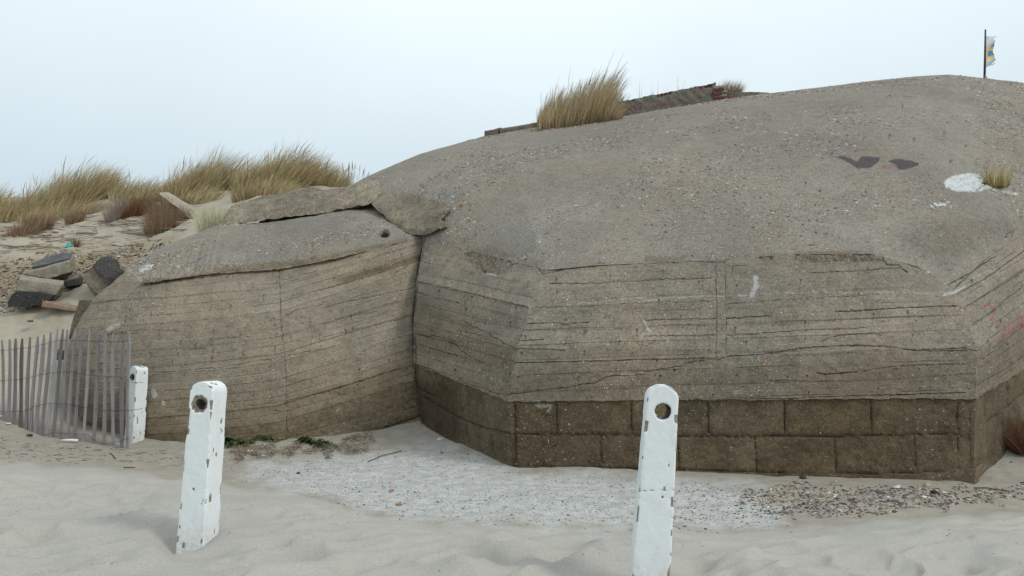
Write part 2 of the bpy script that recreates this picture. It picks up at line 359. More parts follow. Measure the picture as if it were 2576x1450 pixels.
# right facet
for a in ([(115, 370), (240, 300), (370, 218)], [(160, 420), (330, 320), (504, 195)], [(150, 385), (300, 250), (460, 80)], [(85, 325), (300, 195), (440, 100)],
          [(205, 480), (400, 365), (504, 300)], [(240, 570), (340, 505), (504, 370)], [(270, 700), (330, 640), (380, 600)], [(280, 750), (400, 665), (504, 570)],
          [(275, 870), (400, 800), (504, 730)], [(325, 1060), (400, 1010), (470, 935)], [(460, 75), (504, 105)], [(318, 880), (320, 1030)]):
    cr(z4(a), 1.9)
# block joints of the foundation (wider)
JO = []
for x, y0, y1 in ((1400, 1018, 1090), (1588, 1016, 1092), (1780, 1012, 1092), (1973, 1010, 1094), (2190, 1004, 1092)): JO.append(([(x, y0), (x + 2, y1)], 3.4))
for x, y0, y1 in ((1510, 1098, 1165), (1705, 1098, 1185), (1900, 1100, 1188), (2100, 1102, 1190), (2302, 1100, 1190)): JO.append(([(x, y0), (x + 3, y1)], 2.6))
JO.append(([(1285, 1092), (1500, 1094), (1800, 1098), (2100, 1098), (2250, 1095), (2408, 1092)], 3.0))
JO.append(([(1300, 1172), (1700, 1182), (2100, 1192), (2300, 1190), (2410, 1185)], 2.0))
JO += [(z2([(900, 1190), (940, 1310)]), 3), (z2([(1160, 1330), (1180, 1450)]), 4), (z2([(760, 1300), (850, 1350), (945, 1395)]), 3),
       ([(1066, 1000), (1150, 1050), (1220, 1078), (1290, 1092)], 3), ([(1170, 1062), (1180, 1120)], 3), ([(1295, 1020), (1297, 1170)], 2.6), ([(1235, 1085), (1240, 1140)], 2.4)]
JO += [(z4([(318, 880), (320, 1030)]), 2.6), (z4([(325, 1060), (400, 1000), (504, 915)]), 2.6), (z4([(420, 780), (425, 985)]), 2.2), (z4([(400, 1010), (404, 1120)]), 2.2), ([(2410, 1012), (2412, 1180)], 2.2), ([(2440, 1012), (2442, 1170)], 1.6)]
# small holes / nails / pits: (px,py,size)
PT = [(x, y, 2.6) for x, y in z1([(1205, 915), (1270, 1080), (1205, 1145), (1210, 1245), (1150, 1325), (1450, 1135), (1430, 1235), (1385, 1300), (1710, 1050), (1705, 1140),
      (1703, 1210), (1697, 1268), (1850, 855), (1685, 868), (1930, 1080), (1985, 1110), (2200, 1020), (2213, 1080), (2200, 1180), (1945, 1220), (2325, 1105), (2490, 985), (2480, 960),
      (2500, 1108), (2560, 1090), (2190, 955), (940, 1330), (870, 1085), (2108, 762), (1045, 880), (1010, 938), (2188, 568), (1620, 630), (1565, 1165)])]
PT += [(x, y, 2.8) for x, y in z2([(160, 680), (190, 838), (245, 825), (235, 725), (540, 1080), (298, 1158), (280, 1280), (635, 232), (340, 355), (95, 420), (1200, 572), (1160, 675), (935, 525), (1550, 655),
      (1505, 780), (1600, 882), (1630, 885), (1110, 855), (1108, 920), (880, 848), (1075, 1050), (1065, 1160), (865, 990), (1430, 1025), (1595, 1027), (1500, 1185), (1945, 945), (2108, 860), (2520, 840),
      (2380, 935), (2100, 1012), (1880, 535), (1875, 430), (2305, 400), (1650, 460), (2055, 1218), (1565, 1215), (1650, 1300), (1505, 1285), (1560, 1325), (1365, 1275), (1450, 945), (2155, 1380), (2055, 1370)])]
PT += [(x, y, 3.0) for x, y in z3([(730, 820), (820, 928), (515, 995), (1290, 778), (1290, 905), (1835, 715), (2110, 705), (2150, 880), (740, 1200), (540, 1240), (550, 1358), (765, 1358), (1320, 1345),
      (1305, 1208), (1885, 1195), (2200, 1150), (2205, 1305), (1870, 1310), (150, 370), (120, 600), (740, 485), (1250, 450), (1215, 265), (1330, 265), (710, 350), (135, 1215), (245, 1165), (440, 460), (1150, 1220), (100, 1085)])]
PT += [(x, y, 4.0) for x, y in z4([(240, 342), (315, 170), (420, 665), (437, 760), (252, 665), (450, 105), (365, 580), (385, 550)])]
PT += [(z, w, 3) for z, w in i7([(1075, 960), (1475, 1020), (440, 1073), (235, 1315), (685, 945), (1305, 910), (985, 710), (1740, 685), (885, 925), (30, 1180), (1360, 1150), (700, 1380)])]
SPALL = [(z3([(1190, 215), (1500, 200), (1700, 205), (1900, 260), (1900, 300), (1600, 290), (1250, 300)]), 5), (i4([(0, 1060), (640, 1010), (830, 1010), (1250, 910), (1900, 780), (1980, 800), (1250, 955), (840, 1045), (640, 1070), (0, 1120)]), 4),
         (z1([(1100, 650), (1300, 640), (1700, 590), (1720, 610), (1200, 690)]), 3), (z2([(1130, 230), (1350, 170), (1560, 240), (1400, 390), (1280, 400)]), 12),
         (z3([(900, 235), (1050, 230), (1030, 290), (950, 290)]), 3), (z3([(340, 240), (0, 250), (0, 300), (300, 310)]), 3)]
WH = [(z2([(1960, 635), (2150, 625), (2400, 600), (2576, 585)]), 2.5), (z3([(0, 610), (150, 592), (350, 575), (560, 572), (900, 560), (1400, 540), (2100, 545), (2450, 545)]), 2.2),
      (z3([(890, 425), (895, 500), (860, 560)]), 5.5), (z3([(860, 570), (800, 600), (780, 660)]), 1.5), (z3([(0, 770), (30, 830), (50, 860)]), 3.0), (z3([(1945, 570), (1990, 660), (2060, 730), (2140, 815)]), 1.6),
      (z3([(680, 1330), (1200, 1325), (1900, 1300), (2576, 1285)]), 1.3), (z3([(660, 975), (1300, 945), (1750, 930)]), 1.0), (z2([(1000, 450), (1025, 470), (1030, 510), (1200, 560), (1300, 590)]), 2.0), (z2([(1330, 400), (1390, 405)]), 3.0),
      (z1([(1440, 1055), (1600, 1040), (1720, 1020)]), 1.4), (z1([(870, 1045), (910, 1025), (945, 1010)]), 6), (z1([(1130, 570), (1200, 545)]), 7), (z3([(2120, 385), (2280, 385)]), 2.4), (z5([(1230, 130), (1240, 170)]), 5), (z5([(1860, 240), (1950, 360)]), 1.6),
      (z5([(1300, 215), (1310, 240)]), 3), (z2([(2400, 1200), (2500, 1200)]), 3), (z2([(1660, 640), (1655, 680)]), 2), (z4([(262, 720), (268, 860), (262, 1000)]), 1.6), (z4([(290, 1300), (310, 1280)]), 4), (z3([(1780, 1010), (1790, 1100)]), 1.6),
      (z3([(2400, 560), (2480, 540), (2560, 500)]), 3.2), (z4([(150, 400), (200, 360), (330, 290)]), 2.4)]
RD = [(z4([(308, 500), (306, 470), (330, 464), (358, 492), (352, 536), (335, 545)]), 2.2), (z4([(325, 520), (345, 545)]), 2), (z4([(372, 560), (378, 600), (400, 622), (408, 585), (404, 560)]), 2.4), (z4([(425, 555), (428, 605), (445, 612), (452, 575)]), 2.4),
      (z4([(470, 520), (480, 590), (492, 530), (504, 590)]), 2.4), (z4([(375, 655), (420, 615), (504, 560)]), 2), (z4([(320, 600), (345, 560)]), 1.6), (i7([(640, 1065), (700, 1060)]), 2), (i7([(830, 1190), (890, 1195)]), 3)]
PU = [i7([(475, 1115), (530, 1108), (580, 1130), (640, 1160), (670, 1115), (810, 1122), (800, 1150), (740, 1195), (640, 1200), (560, 1160)]),
      i7([(875, 1140), (960, 1132), (1110, 1165), (1090, 1185), (1000, 1205), (960, 1205), (930, 1170)])]
def marks(px, py, kind):
    """returns mk (crack,white,dark,red) and mk2 (lichen,purple,brown,rough) per vertex"""
    n = px.size; q1, q2 = px.ravel(), py.ravel(); X = q1 + 1.1 * noise(q1 / 9, q2 / 9, 0, 3) + .8 * noise(q1 / 50, q2 / 50, 1, 3) + .8 * noise(q1 / 4.2, q2 / 4.2, 3, 3); Y = q2 + 1.1 * noise(q1 / 9, q2 / 9, 5, 4) + .8 * noise(q1 / 50, q2 / 50, 2, 3) + .9 * noise(q1 / 4.2, q2 / 4.2, 6, 3)
    X0, Y0 = px.ravel(), py.ravel()
    c = np.full(n, 4.0); w = np.zeros(n); dk = np.zeros(n); rd = np.zeros(n); li = np.zeros(n); pu = np.zeros(n); br = np.zeros(n); ro = np.zeros(n)
    def near(pts, r):
        a = np.array(pts); return np.nonzero((X0 > a[:, 0].min() - r) & (X0 < a[:, 0].max() + r) & (Y0 > a[:, 1].min() - r) & (Y0 < a[:, 1].max() + r))[0]
    src = CR if kind != 'found' else [(q, v) for q, v in CR if v == 5.0] + JO
    for pts, wd in src:
        i = near(pts, 22)
        if len(i):
            d = segdist(X[i], Y[i], pts) / (wd if wd > 3.9 or kind == 'found' else wd * .72); c[i] = np.minimum(c[i], d * 1.0)
            if kind != 'roof': dk[i] = np.maximum(dk[i], .22 * sstep(7, 1, d))
            if kind == 'found': dk[i] = np.maximum(dk[i], .40 * sstep(4.5, 1, d))
    for x, y, s in PT:
        i = near([(x, y)], 26)
        if len(i):
            d = np.hypot(X[i] - x, (Y[i] - y) * 1.2) / s; c[i] = np.minimum(c[i], d * 1.1)
            st = sstep(2.2, .5, np.abs(X[i] - x + (Y[i] - y) * .1)) * (Y[i] > y) * sstep(24, 3, Y[i] - y); br[i] = np.maximum(br[i], .8 * st)
            dk[i] = np.maximum(dk[i], .4 * sstep(3.2, 1, d)); pu[i] = np.maximum(pu[i], sstep(1.0, .5, d))
    for pts, wd in WH:
        i = near(pts, 20)
        if len(i): w[i] = np.maximum(w[i], (1.0 if wd > 2.6 or kind == 'roof' else .5) * sstep(wd * 2.0, wd * .1, segdist(X[i], Y[i], pts)))
    for pts, wd in SPALL:
        i = near(pts, 30)
        if len(i): q = sstep(wd, -wd * .6, polysd(X[i], Y[i], pts)); ro[i] = np.maximum(ro[i], q); dk[i] = np.maximum(dk[i], .25 * q)
    for pts, wd in RD:
        i = near(pts, 20)
        if len(i): rd[i] = np.maximum(rd[i], sstep(wd * 1.5, wd * .5, segdist(X[i], Y[i], pts)))
    for x, y, r in [(z, q, 6) for z, q in z2([(1298, 568), (2215, 215), (2355, 193), (1230, 262), (1775, 230), (1925, 270), (1785, 505)])] + [(z, q, 9) for z, q in z3([(990, 245), (1550, 240), (1450, 160), (1950, 20), (2005, 180), (970, 1130), (735, 190), (510, 228)])] + \
                  [(z, q, 9) for z, q in i4([(1370, 370), (950, 370), (700, 1100), (120, 1105), (2100, 215), (1820, 1000), (1360, 800), (2500, 440), (2350, 140)])] + [(z, q, 7) for z, q in z1([(1100, 660), (1200, 665), (1800, 580), (2250, 580)])] + [(z, q, 7) for z, q in z4([(260, 748)])]:
        i = near([(x, y)], 26)
        if len(i): li[i] = np.maximum(li[i], sstep(r * 1.2, r * .4, np.hypot(X[i] - x, (Y[i] - y) * 1.7)))
    if kind == 'roof':
        for p in PU: pu = np.maximum(pu, sstep(7, -5, polysd(X, Y, p)))
        w = np.maximum(w, sstep(1.12, .88, np.hypot((X - 2443) / 68, (Y - 464) / 24)) * np.clip(.95 - .45 * sstep(2420, 2510, X) + .35 * fbm(X / 14, Y / 3.5, 0, 18, 3), 0, 1))
        w = np.maximum(w, sstep(2, -2, polysd(X, Y, [(2336, 518), (2352, 512), (2405, 511), (2380, 517), (2345, 520)])) * 1.0)
        c = np.minimum(c, 4 * sstep(.7, 1.3, np.hypot((X - 2497) / 33, (Y - 461) / 9)))
        w = np.maximum(w, .7 * sstep(6, 1, segdist(X, Y, i7([(1690, 1385), (1880, 1410)])) ))
        dk = np.maximum(dk, .55 * sstep(50, -60, polysd(X, Y, [(2250, 560), (2330, 520), (2420, 525), (2600, 540), (2600, 600), (2480, 650), (2380, 700), (2300, 670), (2230, 620)])))
        dk = np.maximum(dk, .4 * sstep(30, 3, np.abs(Y - np.interp(X, [1066, 1290, 1400, 1800, 2200], [618, 655, 670, 650, 636]))) * sstep(1150, 1300, X))
        dk = np.maximum(dk, .35 * sstep(30, 6, segdist(X, Y, i7([(1580, 835), (1926, 860)]))))
    if kind == 'wall':
        br = np.maximum(br, .45 * sstep(60, -60, Y - 900) * 0 + .38 * sstep(840, 990, Y - .0 * X) * (X > 1040) * (X < 2470))
        br = np.maximum(br, .5 * sstep(14, -14, polysd(X, Y, z2([(750, 560), (1110, 760), (1540, 985), (1480, 1200), (735, 1020)]))))
        br = np.maximum(br, .35 * sstep(0, 60, Y - (715 - .66 * (X - 2384) + 200)) * (X > 2400))
        dk = np.maximum(dk, .30 * sstep(18, -18, polysd(X, Y, [(1950, 925), (2456, 915), (2456, 965), (1950, 975)])))
        dk = np.maximum(dk, .35 * sstep(25, -25, polysd(X, Y, z2([(900, 590), (1110, 760), (1540, 985), (1300, 870), (1000, 750)]))))
        # pale cement render under the second line of the left facet
        w = np.maximum(w, .16 * sstep(15, -15, polysd(X, Y, z2([(750, 460), (1660, 660), (1600, 900), (1150, 750), (750, 560)]))))
    if kind == 'wing':
        g = np.where(X < 700, -.09 * (X - 350), -31.5 - .31 * (X - 700))
        yy = Y - g
        br = np.maximum(br, .6 * sstep(980, 1130, yy + 18 * noise(X / 60, Y / 30, 2)))
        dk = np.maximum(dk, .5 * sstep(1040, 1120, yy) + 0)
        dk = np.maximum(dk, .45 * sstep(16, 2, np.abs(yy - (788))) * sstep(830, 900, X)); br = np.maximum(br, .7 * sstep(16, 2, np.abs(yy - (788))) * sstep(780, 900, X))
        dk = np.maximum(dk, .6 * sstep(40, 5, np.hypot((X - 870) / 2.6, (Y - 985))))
    if kind == 'found':
        row = np.where(Y < 1094, 0, 1); blk = np.where(row == 0, np.searchsorted([1400, 1588, 1780, 1973, 2190, 2412], X), 20 + np.searchsorted([1510, 1705, 1900, 2100, 2302, 2412], X)).astype(float); hb_ = _hash(blk, blk * 0, blk * 0, 9) * .5 + .5
        br = np.maximum(br, .5 * hb_ * (X > 1290)); dk = np.maximum(dk, .5 * sstep(.0, .9, fbm(X / 70, Y / 40, 0, 15, 3))); dk = np.maximum(dk, .45 * sstep(.1, .8, noise(X / 16, Y / 120, 0, 16)) * sstep(1290, 1000, Y))
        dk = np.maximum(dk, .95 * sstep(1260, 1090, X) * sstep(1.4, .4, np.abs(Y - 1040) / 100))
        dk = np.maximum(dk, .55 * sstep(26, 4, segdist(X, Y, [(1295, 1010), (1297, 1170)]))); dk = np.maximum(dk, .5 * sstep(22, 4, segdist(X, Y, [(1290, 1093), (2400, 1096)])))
        ro = np.maximum(ro, .45 * sstep(8, -8, polysd(X, Y, [(2112, 1106), (2296, 1104), (2296, 1182), (2112, 1186)])))
        br = np.maximum(br, .15)
        w = np.maximum(w, .12 * sstep(10, -4, polysd(X, Y, [(2410, 1012), (2456, 1012), (2446, 1190), (2412, 1185)])) )
        w = np.maximum(w, sstep(7, 2, segdist(X, Y, [(1690, 1008), (1690, 1020)]))); w = np.maximum(w, .9 * sstep(7, 2, segdist(X, Y, [(1350, 1022), (1385, 1024), (1380, 1035)])))
    c = np.clip(c / 4, 0, 1)
    return {'mk': np.stack([c, w, dk, rd], 1), 'mk2': np.stack([li, pu, br, ro], 1)}

# ------------------------------------------------------------------ surfaces of the bunker
def resample(rows, nv, su, catmull=False):
    """rows: list of (v, [(s,px,py,Y)...]); returns world grid (nv,len(su),3)"""
    vv = np.array([r[0] for r in rows], float)
    R = []
    for _, pts in rows:
        a = np.array(pts, float); P = U(a[:, 1], a[:, 2], a[:, 3])
        if catmull:
            m = np.zeros_like(P); s = a[:, 0]
            for k in range(len(s)):
                i, j = max(k - 1, 0), min(k + 1, len(s) - 1); m[k] = (P[j] - P[i]) / (s[j] - s[i])
            k = np.clip(np.searchsorted(s, su, side='right') - 1, 0, len(s) - 2); hh = (s[k + 1] - s[k]); t = ((su - s[k]) / hh)[:, None]
            H = hh[:, None]
            R.append((2 * t ** 3 - 3 * t ** 2 + 1) * P[k] + (t ** 3 - 2 * t ** 2 + t) * H * m[k] + (-2 * t ** 3 + 3 * t ** 2) * P[k + 1] + (t ** 3 - t ** 2) * H * m[k + 1])
        else:
            R.append(np.stack([np.interp(su, a[:, 0], P[:, q]) for q in range(3)], -1))
    R = np.array(R)
    v = np.linspace(vv[0], vv[-1], nv); k = np.clip(np.searchsorted(vv, v, side='right') - 1, 0, len(vv) - 2)
    t = ((v - vv[k]) / (vv[k + 1] - vv[k]))[:, None, None]
    if catmull:
        m = np.gradient(R, vv, axis=0); H = (vv[k + 1] - vv[k])[:, None, None]
        return (2 * t ** 3 - 3 * t ** 2 + 1) * R[k] + (t ** 3 - 2 * t ** 2 + t) * H * m[k] + (-2 * t ** 3 + 3 * t ** 2) * R[k + 1] + (t ** 3 - t ** 2) * H * m[k + 1]
    return R[k] * (1 - t) + R[k + 1] * t
def displaced(P, at, bv=None, amp=.008, edge=True, crackd=.010):
    n = gnormal(P); ny, nx = P.shape[:2]
    # normals must point to the camera side
    s = np.sign(np.sum(n * (np.array([0, -4, 6.]) - P), -1).mean()); n = n * s
    x, y, z = P[..., 0], P[..., 1], P[..., 2]
    d = amp * 1.6 * fbm(x * 1.1, y * 1.1, z * 1.1, 5, 3) + amp * .8 * fbm(x * 6, y * 6, z * 8, 9, 3)
    if bv is not None:
        b = bv + .12 * noise(x * .9, y * .9, z, 2); fb = np.floor(b); q = _hash(fb, fb * 0, fb * 0, 4); q2 = _hash(fb - 1, fb * 0, fb * 0, 4)
        t = sstep(0, .12, b - fb); d = d + .009 * (q2 * (1 - t) + q * t)
    ck = at['mk'][:, 0].reshape(ny, nx); ro = at['mk2'][:, 3].reshape(ny, nx)
    d = d - crackd * sstep(.26, .06, ck) + ro * (.02 * fbm(x * 14, y * 14, z * 18, 21, 3) - .012)
    if edge:
        i = np.minimum(np.arange(nx), nx - 1 - np.arange(nx)); d = d * np.clip(i / 3.0, 0, 1)[None, :]
    return P + n * d[..., None]
EX = (1375, 680, 10.7); EY = (2385, 715, 9.6)
RIM = [(0, 1066, 604, 14.0), (1, *EX), (1.12, 1500, 668, 10.57), (1.42, 1800, 655, 10.25), (1.62, 2000, 640, 10.02), (1.82, 2200, 640, 9.8), (1.92, 2310, 672, 9.68), (2, *EY), (3, 2700, 505, 13.6)]
ROWS = [(0, RIM),
        (1, [(0, 1047, 709, 13.4), (1, 1332, 773, 10.22), (2, 2415, 760, 9.2), (3, 2700, 572, 13.1)]),
        (2, [(0, 1040, 830, 13.1), (1, 1303, 876, 10.0), (2, 2459, 882, 8.86), (3, 2700, 722, 12.7)]),
        (3, [(0, 1041, 917, 13.0), (1, 1276, 1010, 9.93), (2, 2457, 1003, 8.8), (3, 2700, 850, 12.6)])]
FROWS = [(3, [(0, 1044, 912, 13.02), (1, 1278, 1006, 9.95), (2, 2455, 999, 8.82), (3, 2700, 845, 12.65)]),
         (4, [(0, 1058, 1062, 13.02), (1, 1295, 1175, 9.95), (2, 2448, 1212, 8.78), (3, 2700, 980, 12.6)]),
         (5, [(0, 1064, 1110, 13.0), (1, 1300, 1250, 9.9), (2, 2446, 1310, 8.75), (3, 2700, 1060, 12.6)])]
bunker = empty('concrete_bunker', (4, 13, 0), 'big domed grey concrete bunker with faceted board-marked walls on a block foundation', 'bunker')
Vs, Fs, At = [], [], {'mk': [], 'mk2': [], 'bv': []}; off = 0; WALLG = []; FOUNDG = []
for (s0, s1, nx, f) in ((0, 1, 180, lambda x, y: (y - 709 - .235 * (x - 1046)) / (26 + (x - 1046) * .01) + 3), (1, 2, 560, lambda x, y: (y + .035 * (x - 1800) - 703) / 37.5 + 40), (2, 3, 130, lambda x, y: (y + .66 * (x - 2400) - 735) / 29 + 80)):
    P = resample(ROWS, 280, np.linspace(s0, s1, nx)); px, py = PX(P); at = marks(px, py, 'wall'); bv = f(px, py)
    P = displaced(P, at, bv); P[-6:, :, 2] += (.013 * fbm(P[-6:, :, 0] * 6, P[-6:, :, 1] * 6, 0, 44, 4)) * np.linspace(.1, 1, 6)[:, None]; WALLG.append(P); Vs.append(P.reshape(-1, 3)); Fs.append(gridF(280, nx, off)); off += 280 * nx
    At['mk'].append(at['mk']); At['mk2'].append(at['mk2']); At['bv'].append(bv.ravel())
mesh_obj('wall', np.concatenate(Vs), np.concatenate(Fs), M_WALL, bunker, attrs={k: np.concatenate(v) for k, v in At.items()})
Vs, Fs, At = [], [], {'mk': [], 'mk2': []}; off = 0
for (s0, s1, nx) in ((0, 1, 110), (1, 2, 330), (2, 3, 90)):
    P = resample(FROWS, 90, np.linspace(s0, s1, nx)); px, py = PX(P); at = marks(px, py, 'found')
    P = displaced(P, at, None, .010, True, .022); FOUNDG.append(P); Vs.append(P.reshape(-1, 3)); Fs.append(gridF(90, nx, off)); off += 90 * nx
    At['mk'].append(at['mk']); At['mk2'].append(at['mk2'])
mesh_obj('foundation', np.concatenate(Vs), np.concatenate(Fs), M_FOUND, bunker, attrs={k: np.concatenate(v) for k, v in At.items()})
# corner pad of the foundation at the right corner
# roof: rim -> skyline, rising and flattening, then falling away behind
SKY = [(0, 880, 468, 18.6), (.35, 930, 440, 18.9), (.7, 1060, 385, 19.5), (1, 1220, 343, 20.0), (1.12, 1370, 318, 20.3), (1.25, 1520, 299, 20.4), (1.42, 1780, 257, 20.5), (1.55, 1930, 235, 20.5),
       (1.7, 2060, 220, 20.5), (1.82, 2200, 203, 20.5), (1.9, 2300, 193, 20.5), (2, 2390, 188, 20.5), (2.35, 2480, 197, 20.5), (2.7, 2600, 212, 20.5), (3, 2800, 236, 20.5)]
su = np.concatenate([np.linspace(0, 1, 130)[:-1], np.linspace(1, 2, 330)[:-1], np.linspace(2, 3, 90)])
a = np.array(RIM); A = U(a[:, 1], a[:, 2], a[:, 3]); A = np.stack([np.interp(su, a[:, 0], A[:, q]) for q in range(3)], -1)
a = np.array(SKY, float); B = U(a[:, 1], a[:, 2], a[:, 3]); B = np.stack([np.interp(su, a[:, 0], B[:, q]) for q in range(3)], -1)
for _ in range(12): B[1:-1] = .25 * B[:-2] + .5 * B[1:-1] + .25 * B[2:]
D = B[:, 1] - A[:, 1]; S = (B[:, 2] - CAMZ) / B[:, 1]
bq = S * D - (B[:, 2] - A[:, 2]); aq = 2 * (B[:, 2] - A[:, 2]) - S * D
NR = 190; uu = np.linspace(0, 1, NR) ** 1.0; tail = np.linspace(0, 1, 30)[1:]
rows = [np.stack([A[:, 0] + (B[:, 0] - A[:, 0]) * u, A[:, 1] + D * u, A[:, 2] + aq * u + bq * u * u], -1) for u in uu]
for t in tail:
    g = 9.0 * t; rows.append(np.stack([B[:, 0] * (1 + .2 * t), B[:, 1] + g, B[:, 2] + S * g * (1 - 1.0 * t) - 6.5 * t * t - 1.2 * t], -1))
ROOF = np.array(rows); px, py = PX(ROOF); at = marks(px, py, 'roof')
at['mk'][NR * len(su):] = (1, 0, 0, 0); at['mk2'][NR * len(su):] = 0
x, y, z = ROOF[..., 0], ROOF[..., 1], ROOF[..., 2]
amp = np.clip(np.arange(len(ROOF)) / 8, 0, 1)[:, None] * np.ones_like(x); amp[:, -1] = 0
ROOFD = ROOF.copy(); fall = sstep(0, .35, np.abs(np.linspace(0, 1 + 29 / 190, len(ROOF)) - 1))[:, None] * .85 + .15
ROOFD[..., 2] += amp * (.055 * fbm(x * .35, y * .35, 0, 31, 3) * fall + .007 * fbm(x * 3, y * 3, z, 33, 4) - .03 * sstep(.3, .1, at['mk'][:, 0].reshape(x.shape)) - .25 * sstep(.9, .2, np.hypot((px - 2497) / 33, (py - 461) / 9)) * (np.arange(len(ROOF)) < NR)[:, None])
ROOFD[..., 2] += amp * at['mk2'][:, 3].reshape(x.shape) * .04 * fbm(x * 9, y * 9, z * 9, 35, 3)
mesh_obj('roof', ROOFD.reshape(-1, 3), gridF(len(ROOF), len(su)), M_ROOF, bunker, attrs=at)
# end wall of the roof on its left, behind the tilted block
e0 = ROOFD[:, 0]; e1 = e0.copy(); e1[:, 2] = -.5; mid = .5 * (e0 + e1)
mesh_obj('end_wall', np.stack([e0, mid, e1], 1).reshape(-1, 3), gridF(len(e0), 3), M_SLAB, bunker, attrs={'mk': np.tile([1, 0, 0, 0], (len(e0) * 3, 1)), 'mk2': np.zeros((len(e0) * 3, 4))})
RPX, RPY = PX(ROOFD[:NR]); RFL = ROOFD[:NR].reshape(-1, 3); RPX = RPX.ravel(); RPY = RPY.ravel()
def roof_at(px, py): return RFL[np.argmin((RPX - px) ** 2 + (RPY - py) ** 2)]
# corner stone foot under the right corner
def hexa(name, pts8, mat, parent=None, cuts=7, amp=.02, seed=0, world=False, sm=True, attrs=False):
    """pts8: near face 4 (clockwise from top-left) then far face 4, each (px,py,Y)"""
    a = np.array(pts8, float); P = a if world else U(a[:, 0], a[:, 1], a[:, 2])
    bm = bmesh.new(); v = [bm.verts.new(q) for q in P]
    for f in ((0, 1, 2, 3), (7, 6, 5, 4), (0, 4, 5, 1), (1, 5, 6, 2), (2, 6, 7, 3), (3, 7, 4, 0)): bm.faces.new([v[i] for i in f])
    bmesh.ops.recalc_face_normals(bm, faces=bm.faces)
    bmesh.ops.bevel(bm, geom=list(bm.edges), offset=amp * .9, segments=2, affect='EDGES', profile=.6)
    bmesh.ops.subdivide_edges(bm, edges=list(bm.edges), cuts=cuts, use_grid_fill=True)
    bm.normal_update(); vs = np.array([q.co[:] for q in bm.verts]); nn = np.array([q.normal[:] for q in bm.verts])
    d = amp * 1.2 * fbm(vs[:, 0] * 3.5, vs[:, 1] * 3.5, vs[:, 2] * 3.5, 40 + seed, 4, .6)
    vs = vs + nn * d[:, None]
    fc = [[q.index for q in f.verts] for f in bm.faces]; bm.free()
    at = {'mk': np.tile([1, 0, 0, 0], (len(vs), 1)), 'mk2': np.zeros((len(vs), 4))} if attrs else None
    return mesh_obj(name, vs, fc, mat, parent, sm, at)
hexa('foundation_foot', [(2412, 1186, 8.86), (2456, 1180, 8.72), (2450, 1235, 8.66), (2418, 1225, 8.8), (2430, 1180, 9.3), (2490, 1150, 9.5), (2490, 1210, 9.5), (2440, 1210, 9.3)], M_FOUND, bunker, 5, .012, 3, attrs=True)

# ------------------------------------------------------------------ tilted block on the left
wing = empty('concrete_block', (-4, 13.5, 0), 'tilted rounded concrete bunker block with board lines, sunk in sand left of the domed bunker', 'bunker')
sA = [-1, 0, .5, 1.1, 2, 3, 4, 5, 5.15]
def arow(sil, pts, e, dy=3.0, dx=60): return [(-1, sil[0] + dx, sil[1], sil[2] + dy), (0, *sil)] + [(s, *p) for s, p in zip((.5, 1.1, 2, 3, 4, 5), pts)] + [(5.15, e[0] + 30, e[1], e[2] + .8)]
TOPF = arow((312, 686, 14.3), [(330, 700, 13.95), (358, 714, 13.65), (535, 690, 13.5), (695, 677, 13.5), (850, 650, 13.7), (1066, 601, 14.15)], (1066, 601, 14.15), 2.0, 30)
AROWS = [(0, TOPF),
  (1, arow((228, 765, 14.5), [(262, 776, 13.85), (310, 784, 13.45), (500, 775, 13.15), (700, 762, 13.1), (860, 722, 13.4), (1056, 672, 13.85)], (1056, 672, 13.85))),
  (2, arow((180, 850, 14.4), [(215, 860, 13.7), (262, 868, 13.3), (470, 862, 12.95), (700, 845, 12.85), (860, 805, 13.15), (1052, 745, 13.6)], (1052, 745, 13.6))),
  (3, arow((163, 920, 14.3), [(200, 935, 13.6), (245, 948, 13.2), (460, 948, 12.8), (700, 930, 12.65), (860, 895, 12.95), (1052, 840, 13.4)], (1052, 840, 13.4))),
  (4, arow((180, 1000, 14.2), [(215, 1018, 13.55), (260, 1032, 13.1), (465, 1036, 12.7), (700, 1020, 12.55), (865, 990, 12.85), (1060, 940, 13.3)], (1060, 940, 13.3))),
  (5, arow((212, 1062, 14.1), [(245, 1078, 13.5), (290, 1092, 13.1), (480, 1112, 12.65), (702, 1108, 12.5), (870, 1094, 12.8), (1066, 1052, 13.25)], (1066, 1052, 13.25))),
  (6, arow((235, 1110, 14.05), [(265, 1130, 13.45), (305, 1145, 13.05), (485, 1180, 12.65), (704, 1180, 12.5), (872, 1165, 12.8), (1072, 1120, 13.25)], (1072, 1120, 13.25)))]
su = np.concatenate([np.linspace(-1, 0, 20)[:-1], np.linspace(0, 1.1, 60)[:-1], np.linspace(1.1, 5, 270)[:-1], np.linspace(5, 5.15, 4)])
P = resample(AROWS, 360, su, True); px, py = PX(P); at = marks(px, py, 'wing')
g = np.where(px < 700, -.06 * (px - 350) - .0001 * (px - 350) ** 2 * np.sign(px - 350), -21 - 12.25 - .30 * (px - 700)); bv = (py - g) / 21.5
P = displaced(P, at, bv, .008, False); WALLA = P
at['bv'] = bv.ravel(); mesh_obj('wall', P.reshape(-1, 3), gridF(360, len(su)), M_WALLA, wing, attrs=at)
S1L = i4([(60, 640), (100, 632), (250, 618), (430, 606), (600, 590), (720, 580), (830, 567), (1050, 540), (1250, 500), (1590, 430)])
BACK = [(-1, 348, 662, 16.3), (0, 322, 678, 14.9), (.5, 345, 656, 15.2), (1.1, 415, 618, 15.7), (2, 562, 561, 16.3), (3, 700, 552, 16.3), (4, 880, 520, 16.2), (5, 1040, 560, 15.0), (5.15, 1070, 575, 15.2)]
b2 = np.array(BACK, float); Pb = U(b2[:, 1], b2[:, 2], b2[:, 3]); Pb = np.stack([np.interp(su, b2[:, 0], Pb[:, q]) for q in range(3)], -1)
